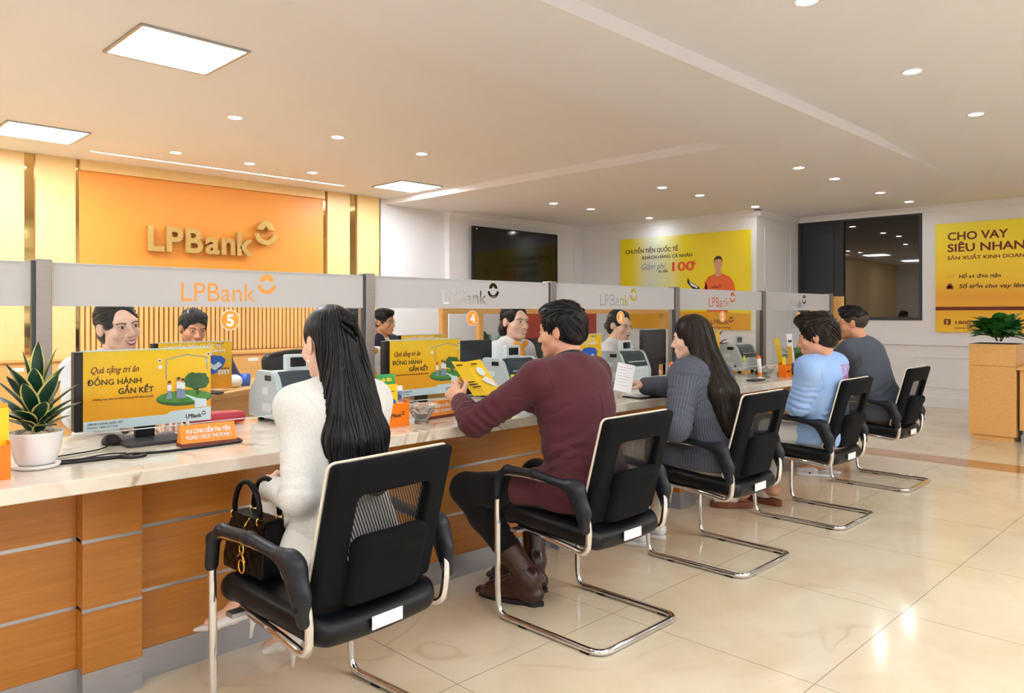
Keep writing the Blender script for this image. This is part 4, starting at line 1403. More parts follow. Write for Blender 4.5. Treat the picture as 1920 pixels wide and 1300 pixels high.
# money counting machines
def money_counter():
    t = thing('money_counter', '', 'money counter', (0, 0, 0), 0, 'banknote counting machines')
    prof = [(0, .02), (0, .1), (.012, .125), (.05, .205), (.075, .222), (.19, .222), (.205, .21), (.215, .185), (.255, .15), (.275, .11), (.28, .06), (.275, .02)]
    k = MB(); k.prism(prof, .02, .27, 'x'); k.build('body', MAT['machine2'], t, .006)
    for nm, a, b in (('side_panel', 0, .022), ('side_panel', .268, .29)):
        k = MB(); k.prism([(y * 1.0 - (.004 if y < .1 else -.004), z + (.006 if z > .1 else 0)) for y, z in prof], a, b, 'x')
        sp_ = k.build(nm, MAT['machine'], t, .005)
        if a == 0:
            k = MB(); k.prism(rrect(.07, .185, .125, .208, .004), -.0015, .001, 'x'); k.build('grip_recess', MAT['black'], sp_)
            k = MB(); k.prism(rrect(.1, .125, .15, .155, .003), -.001, .001, 'x'); k.build('pale_sticker', MAT['machine2'], sp_)
            k = MB(); k.prism(rrect(.07, .05, .15, .085, .003), -.001, .001, 'x'); k.build('rating_plate', MAT['machine2'], sp_)
            k = MB(); k.prism(rrect(.045, .05, .064, .064, .003), -.001, .001, 'x'); k.build('maker_plate', MAT['darkgrey'], sp_)
    # sloping control panel with buttons
    k = MB(); k.prism([(.006, .128), (.046, .208), (.07, .225), (.075, .222), (.05, .2), (.012, .122)], .03, .262, 'x'); p_ = k.build('control_panel', MAT['navyplastic'], t, .002)
    for i in range(6):
        x = .06 + .032 * i
        k = MB(); k.box((x, .012, .152), (x + .02, .022, .16)); k.build('button', MAT['machine'], p_)
    k = MB(); k.box((.05, -.004, .03), (.24, .004, .075)); k.build('stacker_tray', MAT['machine2'], t, .002)
    k = MB(); k.box((.026, -.003, .09), (.05, .0015, .14)); k.build('yellow_sticker', MAT['yellowtag'], t, .001, label='bright yellow sticker')
    h = MB().box((.12, .1, .215), (.16, .13, .245)).build('display_arm', MAT['machine'], t, .003)
    k = MB(); k.prism(rrect(.085, .225, .2, .295, .008), .095, .125); d = k.build('display', MAT['machine2'], t, .004)
    k = MB(); k.prism(rrect(.105, .24, .18, .282, .003), .093, .0955); k.build('display_screen', MAT['screen'], d)
    for x in (.03, .24):
        for y in (.03, .23):
            k = MB(); k.box((x, y, 0), (x + .02, y + .02, .02)); k.build('foot', MAT['black'], t)
    return t
mc = money_counter()
for i, (x, y, l) in enumerate(((1.585, 2.985, 'grey banknote counting machine left of the white jacketed woman'), (2.93, 2.965, 'grey banknote counting machine behind the brochure the maroon suited man holds'),
                               (4.03, 2.985, 'grey banknote counting machine behind the paper the pinstriped woman holds'), (5.52, 2.96, 'grey banknote counting machine at counter two with black cables beside it'))):
    c = mc if i == 0 else copy_tree(mc)
    c.location = (x, y, CT)
    c['label'] = l

# orange notice wedges
def notice():
    t = thing('notice_wedge', '', 'sign', (0, 0, 0), 0, 'orange notices on the counter')
    k = MB(); k.prism([(-.005, .012), (.05, .012), (.032, .075), (.026, .075)], 0, .2, 'x'); b = k.build('notice_board', MAT['signorange'], t, .001)
    k = MB(); k.prism([(-.01, 0), (.055, 0), (.05, .013), (-.006, .013)], -.001, .201, 'x'); k.build('foot_strip', MAT['maroon'], t, .001)
    a = -math.atan2(.031, .063)
    lettering('VUI LÒNG KIỂM TRA TIỀN', .021, MAT['printwhite'], b, (.02, .0105, .046), 'notice_text', rot=(a, 0, 0), bold=.02, width=.16)
    lettering('PLEASE CHECK THE MONEY', .021, MAT['printwhite'], b, (.018, .0006, .026), 'notice_text', rot=(a, 0, 0), bold=.008, width=.162)
    return t
nt0 = notice()
for i, (x, y, r, l) in enumerate(((1.08, 2.74, -.05, 'orange notice wedge with white text in front of the left monitor'), (2.125, 2.68, .1, 'orange notice wedge with white text behind the crystal bowl'),
                                  (3.27, 2.66, .05, 'orange notice wedge half hidden by the maroon suited man'), (4.4, 2.6, .05, 'orange notice wedge right of the pinstriped woman'))):
    c = nt0 if i == 0 else copy_tree(nt0)
    c.location = (x, y, CT)
    c.rotation_euler = (0, 0, r)
    c['label'] = l

# variegated pot plant
MAT['snake'] = mat('dark_blade_green', srgb(24, 60, 44), .35, var=.45, vscale=24, spec=.4)
MAT['snake_edge'] = mat('cream_yellow_leaf_margin', srgb(222, 214, 130), .4, var=.1, vscale=20)
t = thing('pot_plant', 'variegated snake plant with yellow leaf margins in a white pot', 'plant', (.625, 2.715, CT))
k = MB(); k.lathe([(.056, 0), (.064, .003), (.068, .012), (.066, .014), (.056, .01), (.001, .01)], seg=36); k.build('saucer', MAT['offwhite'], t)
k = MB(); k.lathe([(.047, .012), (.055, .02), (.067, .055), (.075, .108), (.0765, .113), (.073, .113), (.071, .1), (.001, .098)], seg=40); k.build('pot', MAT['offwhite'], t)
R = random.Random(2)
k = MB()
for i in range(34):
    a, r = R.uniform(0, 2 * PI), .06 * math.sqrt(R.random())
    s_ = R.uniform(.007, .012)
    prof = [(max(.0005, s_ * math.sin(PI * j / 6)), -s_ * .75 * math.cos(PI * j / 6)) for j in range(7)]
    k.lathe(prof, (r * math.cos(a), r * math.sin(a), .108 + R.uniform(-.002, .004)), 9, 1, R.uniform(.7, 1))
o = k.build('pebbles', MAT['pebble'], t); o['kind'] = 'stuff'
k = MB()
ca = math.radians(-100)
spec = []
for ring, (n, el, L, wd, zb) in enumerate(((4, 80, .15, .04, .235), (6, 66, .15, .048, .195), (7, 50, .15, .048, .16), (8, 36, .145, .044, .13), (7, 24, .11, .038, .112), (5, 55, .07, .034, .105))):
    for i in range(n):
        spec.append((2 * PI * (i + .37 * ring) / n + R.uniform(-.18, .18), math.radians(el + R.uniform(-9, 9)), L * R.uniform(.85, 1.1), wd * R.uniform(.85, 1.12), zb + R.uniform(-.008, .012)))
for a, e, L, wd, zb in spec:
    d = (math.cos(a) * math.cos(e), math.sin(a) * math.cos(e), math.sin(e))
    leaf_mesh(k, (math.cos(a) * .012, math.sin(a) * .012, zb), d, L, wd * 1.12, L * .1 * math.cos(e), seg=9, fold=.32, edge=1)
k.build('leaves', [MAT['snake'], MAT['snake_edge']], t)
k = MB(); k.tube([(0, 0, .1), (0, 0, .25)], [.014, .008], 8); k.build('stem', MAT['printtree'], t)

# leaflet holders and leaflets
def holder(label, x, y, rz, w=.12, h=.1, d=.08, text=True):
    t = thing('leaflet_holder', label, 'leaflet holder', (x, y, CT), rz, 'orange leaflet holders')
    k = MB()
    k.box((0, 0, 0), (w, .003, h)); k.box((0, d - .003, 0), (w, d, h * 1.25)); k.box((0, .003, 0), (.003, d - .003, h * 1.1)); k.box((w - .003, .003, 0), (w, d - .003, h * 1.1)); k.box((.003, .003, 0), (w - .003, d - .003, .003))
    k.build('box', MAT['hotorange'], t, .0008)
    if text:
        logo(t, w * .12, h * .42, w * .13, MAT['inkdark'], -.0006, depth=.0005, bold=.02)
    return t
holder('orange leaflet holder with the wordmark beside the long haired woman', 1.862, 2.6, 0)
holder('orange leaflet holder cut off by the left picture edge', .41, 2.57, .05, text=False, d=.09)
holder('small orange leaflet holder in front of the blue shirted man', 5.44, 2.56, .0, .1, .085, .06)
def leaflet(label, x, y, z, w, h, m, lean, rz=0, deco=None):
    t = thing('leaflet', label, 'leaflet', (x, y, z), rz, 'leaflets in the holders')
    k = MB(); k.box((0, -.0012, 0), (w, .0012, h)); o = k.build('sheet', m, t)
    o.rotation_euler = (-lean, 0, 0)
    if deco:
        for pts, mm, nm in deco:
            q = art(o, pts, mm, -.0016, nm, .0003)
    return t
MAT['leafgreen'] = mat('leaflet_green', srgb(60, 160, 80), .45, var=.05)
leaflet('yellow leaflet with a small round maroon mark in the middle orange holder', 1.868, 2.62, CT + .004, .075, .175, MAT['yellow'], .1, 0, [([disc(.02, .14, .009, 12)], MAT['maroon'], 'round_mark'), ([rrect(.035, .142, .06, .146, .001)], MAT['inkdark'], 'printed_line'), ([disc(.045, .095, .02, 14)], MAT['blue'], 'printed_circle')])
leaflet('green leaflet standing tallest in the middle orange holder', 1.872, 2.66, CT + .004, .095, .215, MAT['leafgreen'], .12, 0, [([disc(.035, .19, .008, 12), rrect(.05, .184, .075, .198, .002)], MAT['yellow'], 'printed_mark')])
leaflet('white leaflet with a family picture in the middle orange holder', 1.925, 2.635, CT + .004, .055, .165, MAT['paper'], .08, 0, [([rrect(.002, .095, .053, .142, .001)], MAT['printgrey'], 'printed_picture'), ([disc(.035, .115, .012, 10)], MAT['blue'], 'printed_jacket'), ([disc(.018, .128, .007, 10), disc(.033, .132, .006, 10)], MAT['printskin'], 'printed_faces')])
leaflet('yellow leaflet in the orange holder at the left picture edge', .452, 2.6, CT + .004, .08, .2, MAT['yellow'], .04, .05)
leaflet('amber leaflet behind the yellow one at the left picture edge', .452, 2.63, CT + .004, .085, .21, MAT['amber'], .06, .05)
leaflet('yellow leaflet in the small holder by the blue shirted man', 5.45, 2.585, CT + .004, .055, .14, MAT['yellow'], .06)

# clear stand with leaflets at counter one
t = thing('leaflet_stand', 'clear acrylic leaflet stand at counter one left of the blue shirted man', 'stand', (5.72, 2.68, CT))
k = MB(); k.box((0, 0, 0), (.26, .13, .012)); k.box((0, .118, .012), (.26, .124, .3)); k.box((0, .0, .012), (.004, .118, .22)); k.box((.256, .0, .012), (.26, .118, .22)); k.box((.004, 0, .012), (.256, .004, .08)); k.box((.128, .004, .012), (.132, .118, .2))
k.build('acrylic_body', MAT['glass'], t)
leaflet('yellow leaflet fanned out of the clear stand at counter one', 5.73, 2.74, CT + .014, .08, .27, MAT['yellow'], .2, .0)
leaflet('white leaflet with a dark line of print in the clear stand', 5.86, 2.72, CT + .014, .1, .3, MAT['paper'], .12, 0, [([rrect(.02, .23, .08, .25, .002)], MAT['inkdark'], 'printed_line')])
leaflet('amber leaflet low in the clear stand at counter one', 5.8, 2.7, CT + .014, .075, .2, MAT['amber'], .1, 0)

# crystal bowls
m, nt_, b_ = nodes_of('cut_crystal')
b_.inputs['Base Color'].default_value = (.97, .98, 1, 1)
b_.inputs['Transmission Weight'].default_value = .85
b_.inputs['Roughness'].default_value = .02
b_.inputs['IOR'].default_value = 1.55
nt_.links.new(ramp(nt_, noise_tex(nt_, tex_coord(nt_), 8), [(.3, (.94, .95, .97)), (.7, (1, 1, 1))]), b_.inputs['Base Color'])
MAT['crystal'] = m
def crystal(label, x, y, s=1.0):
    k = MB()
    seg = 18
    prof = [(.03, 0), (.034, .008), (.026, .02), (.045, .045), (.062, .072), (.07, .08), (.058, .07), (.04, .046), (.015, .028), (.001, .026)]
    vs, fs = [], []
    for i, (r, z) in enumerate(prof):
        for j in range(seg):
            a = 2 * PI * (j + .5 * (i % 2)) / seg
            w = 1 + (.09 if j % 2 else -.05) * (1 if 2 <= i <= 6 else 0)
            vs.append((r * w * s * math.cos(a), r * w * s * math.sin(a), (z + (.006 if j % 2 and i in (4, 5) else 0)) * s))
    for i in range(len(prof) - 1):
        for j in range(seg):
            j2 = (j + 1) % seg
            fs.append((i * seg + j, i * seg + j2, (i + 1) * seg + j2, (i + 1) * seg + j))
    fs.append(tuple(range(seg))[::-1]); fs.append(tuple((len(prof) - 1) * seg + j for j in range(seg)))
    k.add(vs, fs)
    o = k.build('crystal_bowl', MAT['crystal'])
    o.location = (x, y, CT)
    return tag(o, label, 'bowl', 'cut crystal bowls on the counter')
crystal('cut crystal bowl between the leaflet holder and the orange notice', 2.06, 2.615)
crystal('cut crystal bowl left of the small orange holder at counter one', 5.32, 2.66)

# white orange rating sticks
for x, y, l in ((4.12, 2.68, 'white stylus stick with orange cap upright in a stand beside the pinstriped woman'), (5.16, 2.62, 'white stylus stick with an orange foot by the hindmost crystal bowl')):
    t = thing('stylus_stand', l, 'stylus', (x, y, CT), 0, 'white stylus sticks in stands')
    k = MB(); k.lathe([(.035, 0), (.035, .006), (.015, .014), (.012, .02), (.001, .02)], seg=24); k.build('stand_foot', MAT['white'], t)
    k = MB(); k.tube([(0, 0, .018), (0, .003, .05)], [.013, .014], 12); k.build('orange_collar', MAT['hotorange'], t)
    k = MB(); k.tube([(0, .003, .05), (0, .012, .15)], [.014, .016], 12); k.build('stick', MAT['white'], t)
    k = MB(); k.tube([(0, .012, .15), (0, .0135, .166), (0, .0138, .17)], [.016, .014, .008], 12); k.build('cap', MAT['hotorange'], t)

# small desk things
f = Field((-.05, -.07, -.01), (.05, .07, .05), .004)
f.ell((0, 0, .008), (.032, .052, .028)); f.cut((0, 0, .002), (0, 0, -1))
o = solid('computer_mouse', f, MAT['black'], None, 2); o.location = (.93, 3.0, CT)
tag(o, 'black computer mouse under the hand of the smiling teller', 'mouse')
def cord(name, label, pts, r=.0035, cat='cable', group='black cables on the worktop'):
    k = MB(); k.tube(fillet(pts, .05, 5), r, 8)
    return tag(k.build(name, MAT['black']), label, cat, group)
z = CT + .0045
cord('mouse_cable', 'thin black cable looping from the mouse over the worktop', [(.93, 2.95, z + .01), (.86, 2.88, z), (.66, 2.83, z), (.72, 2.73, z), (.85, 2.78, z), (.9, 2.75, z)], .0025)
cord('power_cable', 'thick black cable running behind the pot plant to the cable ring', [(.42, 2.9, z), (.6, 2.76, z), (.75, 2.735, z), (.87, 2.7, z)], .0045)
cord('power_cable', 'second thick black cable beside the one behind the pot plant', [(.4, 2.86, z), (.6, 2.725, z), (.76, 2.69, z), (.87, 2.685, z)], .0045)
cord('monitor_cable', 'black cable hanging from the left monitor down to its foot', [(1.2, 3.065, .86), (1.21, 3.03, .80), (1.25, 2.88, z + .004), (1.31, 2.8, z), (1.29, 2.69, z), (1.1, 2.68, z), (.98, 2.69, z), (.9, 2.685, z + .005)], .0045)
k = MB(); k.tube([(1.242, 2.92, .785), (1.256, 2.87, .782)], [.009, .009], 10)
tag(k.build('ferrite_bead', MAT['black']), 'black bead on the cable right of the left monitor stand', 'cable bead')
k = MB(); k.lathe([(.042, 0), (.044, .003), (.04, .008), (.026, .009), (.024, .004), (.001, .003)], (.9, 2.69, CT), 28)
tag(k.build('cable_ring', MAT['black']), 'black cable outlet ring set in the worktop by the left monitor foot', 'cable outlet')
cord('machine_cable', 'tangled black cable beside the hindmost money counter', [(5.62, 2.9, z + .01), (5.5, 2.82, z), (5.62, 2.78, z), (5.74, 2.86, z), (5.66, 2.92, z + .014), (5.56, 2.86, z + .012), (5.8, 2.85, z)], .006)
def pouch(label, x, y, w, d, h, rz, m, seed):
    f = Field((-w / 2 - .02, -d / 2 - .02, -.01), (w / 2 + .02, d / 2 + .02, h + .02), .006)
    f.box((0, 0, h / 2), (w / 2, d / 2, h / 2), h * .35)
    o = solid('pouch', f, m, None, 2, (.004, 14, 14, 14, seed))
    o.location = (x, y, CT + .004); o.rotation_euler = (0, 0, rz)
    return tag(o, label, 'pouch', 'red pouches on the counter')
pouch('flat crimson pouch on the worktop left of the first money counter', 1.42, 3.21, .22, .1, .05, 0, MAT['red'], 1)
MAT['pink'] = mat('raspberry_leatherette', srgb(206, 40, 96), .4, var=.08)
o = pouch('lower raspberry bundle beside the black monitor back', 3.1, 3.72, .24, .14, .1, .2, MAT['red'], 2)
o.location.z = CT + .09
o = pouch('upper raspberry bundle stacked beside the black monitor back', 3.105, 3.72, .23, .13, .09, .25, MAT['pink'], 3)
o.location.z = CT + .19
tag(MB().box((2.88, 3.62, 0), (3.22, 3.86, CT + .089)).build('side_cabinet', MAT['deskwood'], None, .004), 'oak side cabinet under the raspberry bundles', 'cabinet')
t = thing('document_printer', 'white box printer behind the left monitor with only its top showing', 'printer', (1.44, 3.62, 0))
k = MB(); k.prism(rrect(-.07, .8, .07, 1.085, .006), -.06, .06); k.build('body', MAT['white'], t, .004)
k = MB(); k.box((-.05, -.062, 1.06), (.05, -.058, 1.068)); k.build('paper_slot', MAT['machine'], t)
k = MB(); k.box((-.09, -.08, 0), (.09, .08, .8)); k.build('pedestal', MAT['deskwood'], t)
t = thing('document_tray', 'pale grey low screen panel at the left edge behind the pot plant', 'panel', (.3, 3.22, CT))
k = MB(); k.box((-.5, 0, 0), (.3, .02, .17)); k.build('panel', MAT['machine'], t, .003)
k = MB(); k.box((-.5, -.05, 0), (.3, .07, .01)); k.build('foot', MAT['machine'], t, .002)
t.name = 'low_screen'
f = Field((-.06, -.06, -.01), (.06, .06, .1), .005)
f.ell((0, 0, .04), (.045, .045, .042)); f.ell((-.03, -.01, .07), (.015, .015, .012), k=.01); f.cut((0, 0, .002), (0, 0, -1))
o = solid('desk_ornament', f, MAT['white'], None, 2); o.location = (2.2, 4.72, CT + .001)
tag(o, 'round white ornament on the back desk under the yellow poster', 'ornament')
k = MB(); k.lathe([(.025, 0), (.03, .01), (.032, .08), (.029, .08), (.027, .01), (.001, .01)], (2.3, 4.78, CT), 20)
tag(k.build('desk_cup', MAT['blue']), 'blue cup on the back desk beside the white ornament', 'cup')
k = MB(); k.box((4.95, 2.55, CT), (5.1, 2.62, CT + .012))
tag(k.build('document_folder', MAT['darkgrey'], None, .003), 'flat grey folder on the worktop right of an orange notice', 'folder')
t = thing('writing_pad', 'black clip pad with white paper under the pinstriped woman\'s sleeve', 'pad', (3.62, 2.5, CT), -.2)
k = MB(); k.box((-.13, -.05, 0), (.13, .1, .006)); k.build('pad_board', MAT['black'], t, .002)
k = MB(); k.box((-.11, .0, .006), (.06, .09, .012)); k.build('pad_paper', MAT['paper'], t)

office_chair('black office chair back rising behind the first money counter', 2.2, 3.95, PI + .25)
office_chair('black office chair of the teller at counter four', 3.55, 4.1, PI + .2)

# handbag standing on the front chair
f = Field((-.08, -.15, -.01), (.08, .15, .2), .004)
f.cone((0, -.105, .085), (0, .105, .085), (.05, .078), (.05, .078), k=0, xa=(1, 0, 0))
f.F[:] = 1
f.box((0, 0, .085), (.052, .118, .085), .014)
for s in (-1, 1):
    f.cut((s * .052, 0, .02), (s * 1, 0, .16))
    f.cut((0, s * .118, .02), (0, s * 1, .1))
def quilt(V):
    V = V.copy()
    m = (np.abs(np.abs(V[:, 0]) - .045) < .02)
    q = np.abs(np.sin((V[:, 1] + V[:, 2]) * 75)) * np.abs(np.sin((V[:, 1] - V[:, 2]) * 75))
    V[:, 0] += np.sign(V[:, 0]) * m * q * .002
    return V
MAT['patent'] = mat('black_patent_leather', srgb(3, 3, 4), .34, spec=.18, var=.1)
hb = thing('handbag', 'black quilted patent handbag with gold charms on the front chair seat', 'handbag', (1.085, 2.18, .468), .05)
solid('bag_body', f, MAT['patent'], hb, 1, fn=quilt)
MAT['goldmetal'] = mat('polished_gold', srgb(232, 186, 84), .15, 1, var=.03)
for s in (-1, 1):
    k = MB(); k.tube([(s * .032, .075 * math.cos(a), .175 + .1 * math.sin(a)) for a in [PI * i / 16 for i in range(17)]], .0085, 10)
    h = k.build('handle', MAT['patent'], hb)
    for e in (-1, 1):
        k = MB(); k.tube([(s * .032 + .012 * math.cos(a), e * .075, .168 + .012 * math.sin(a)) for a in [2 * PI * i / 14 for i in range(14)]], .003, 6, closed=True)
        k.build('handle_ring', MAT['goldmetal'], h)
ch = bpy.data.objects.new('charm', None)
k = MB()
k.tube([(-.066, -.03 + .016 * math.cos(a), .035 + .02 * math.sin(a)) for a in [2 * PI * i / 18 for i in range(18)]], .0035, 6, closed=True)
k.tube([(-.066, -.03 + .012 * math.cos(a), .085 + .014 * math.sin(a)) for a in [2 * PI * i / 16 for i in range(16)]], .003, 6, closed=True)
k.tube([(-.066, -.05, .05), (-.066, -.03, .075), (-.066, -.008, .062)], .004, 6)
k.tube([(-.065, -.03, .1), (-.058, -.03, .15), (-.04, -.03, .172)], .002, 6)
k.build('charm', MAT['goldmetal'], hb, label='gold charm hanging on the side')

# ================================================================== people
def skin_mat(name, col, blush):
    m, nt, b = nodes_of(name)
    v = tex_coord(nt)
    f = noise_tex(nt, v, 9, 4)
    nt.links.new(ramp(nt, f, [(.3, col), (.75, blush)]), b.inputs['Base Color'])
    b.inputs['Roughness'].default_value = .48
    b.inputs['Subsurface Weight'].default_value = .12
    b.inputs['Subsurface Radius'].default_value = (.012, .005, .003)
    b.inputs['Subsurface Scale'].default_value = .6
    b.inputs['Specular IOR Level'].default_value = .35
    bump(nt, b, noise_tex(nt, v, 320, 2), .05, .0006)
    return m
SK_F = skin_mat('fair_skin', srgb(238, 196, 172), srgb(242, 198, 178))
SK_M = skin_mat('tan_skin', srgb(206, 150, 116), srgb(212, 152, 122))
SK_W = skin_mat('warm_skin', srgb(212, 160, 130), srgb(218, 160, 134))

def hair_mat(name, c1, c2):
    m, nt, b = nodes_of(name)
    v = tex_coord(nt, (1, 1, .16))
    f = noise_tex(nt, v, 130, 3, .6)
    nt.links.new(ramp(nt, f, [(.35, c1), (.68, c2)]), b.inputs['Base Color'])
    b.inputs['Roughness'].default_value = .4
    b.inputs['Specular IOR Level'].default_value = .26
    bump(nt, b, f, .5, .002)
    return m
HAIR_B = hair_mat('black_hair', (.0035, .0032, .0045), (.011, .009, .011))
HAIR_F = hair_mat('clipped_dark_hair', (.03, .022, .018), (.075, .052, .04))
HAIR_D = hair_mat('dark_brown_hair', (.008, .005, .004), (.03, .018, .012))

def cloth_mat(name, col, bs=700, bm=.25, var=.06, rough=.85, sheen=0.1):
    return mat(name, col, rough, spec=.25, var=var, vscale=7, bmp=bm, bscale=bs, bdist=.0008, sheen=sheen)
MAT['tweed'] = mat('ivory_tweed', srgb(222, 220, 216), .9, spec=.2, var=.05, vscale=140, bmp=.8, bscale=190, bdist=.003)
MAT['skirt'] = cloth_mat('ivory_skirt', srgb(232, 230, 226))
MAT['maroonwool'] = cloth_mat('maroon_wool', srgb(84, 38, 46))
MAT['blackwool'] = cloth_mat('black_wool', srgb(12, 12, 16))
MAT['greywool'] = cloth_mat('slate_grey_wool', srgb(74, 80, 92))
MAT['navywool'] = cloth_mat('navy_wool', srgb(28, 38, 74))
MAT['whiteshirt'] = cloth_mat('white_cotton', srgb(236, 236, 240), bm=.1)
MAT['cream'] = cloth_mat('cream_cotton', srgb(214, 204, 190))
MAT['greige'] = cloth_mat('pale_grey_cotton', srgb(206, 204, 204))
MAT['brownwool'] = cloth_mat('tan_trouser_wool', srgb(130, 86, 48))
MAT['scarf'] = mat('orange_satin', srgb(246, 160, 40), .38, var=.12, vscale=14)
MAT['tie'] = mat('yellow_satin', srgb(240, 200, 60), .4, var=.08)
MAT['lips'] = mat('lip_red', srgb(190, 62, 62), .35, var=.04)
MAT['lipsnude'] = mat('lip_rose', srgb(196, 116, 102), .45, var=.04)
MAT['teeth'] = mat('teeth_white', srgb(246, 244, 240), .3, var=.01)
MAT['eyewhite'] = mat('eye_white', srgb(236, 232, 230), .25, var=.01)
MAT['iris'] = mat('dark_iris', srgb(40, 24, 18), .15, var=.1)
MAT['brow'] = mat('brow_hair', srgb(56, 38, 32), .7, var=.1)
MAT['bootbrown'] = mat('chestnut_leather', srgb(58, 27, 18), .26, var=.15, vscale=18, coat=.2)
MAT['sole'] = mat('dark_sole', srgb(34, 24, 22), .7, var=.1)
MAT['whiteleather'] = mat('white_leather', srgb(240, 240, 244), .3, var=.02)
MAT['platform'] = mat('brown_platform_sole', srgb(120, 66, 44), .6, var=.1)
MAT['pearl'] = mat('pearl', srgb(242, 238, 230), .15, var=.02)

def pinstripe():
    m, nt, b = nodes_of('slate_pinstripe')
    v = tex_coord(nt)
    at = nt.nodes.new('ShaderNodeAttribute')
    at.attribute_name = 'stripe'
    w = math_node(nt, 'ADD', at.outputs['Fac'], math_node(nt, 'MULTIPLY', noise_tex(nt, v, 5), .004))
    fr = math_node(nt, 'FRACT', math_node(nt, 'DIVIDE', w, .0125))
    l = math_node(nt, 'LESS_THAN', fr, .1)
    nt.links.new(mixc(nt, l, srgb(70, 74, 88), srgb(118, 122, 136)), b.inputs['Base Color'])
    b.inputs['Roughness'].default_value = .8
    bump(nt, b, noise_tex(nt, v, 600, 2), .2, .0008)
    return m
MAT['pinstripe'] = pinstripe()

def blue_shirt():
    """light blue cotton with a red flower print on the upper back"""
    m, nt, b = nodes_of('light_blue_cotton')
    v = tex_coord(nt)
    base = ramp(nt, noise_tex(nt, v, 6, 3), [(.3, srgb(138, 172, 224)), (.7, srgb(154, 186, 234))])
    sep = nt.nodes.new('ShaderNodeSeparateXYZ')
    nt.links.new(v, sep.inputs[0])
    def band(s, c, w):
        return math_node(nt, 'LESS_THAN', math_node(nt, 'ABSOLUTE', math_node(nt, 'SUBTRACT', s, c)), w)
    reg = math_node(nt, 'MULTIPLY', math_node(nt, 'MULTIPLY', band(sep.outputs[0], .0, .12), band(sep.outputs[2], .87, .075)), math_node(nt, 'LESS_THAN', sep.outputs[1], -.02))
    n = noise_tex(nt, v, 55, 3, .6, 1.5)
    spl = math_node(nt, 'GREATER_THAN', n, .52)
    c = mixc(nt, math_node(nt, 'MULTIPLY', reg, spl), base, srgb(182, 62, 100))
    nt.links.new(c, b.inputs['Base Color'])
    b.inputs['Roughness'].default_value = .8
    bump(nt, b, noise_tex(nt, v, 600, 2), .15, .0008)
    return m
MAT['blueshirt'] = blue_shirt()

def V3(*a):
    return Vector(a)

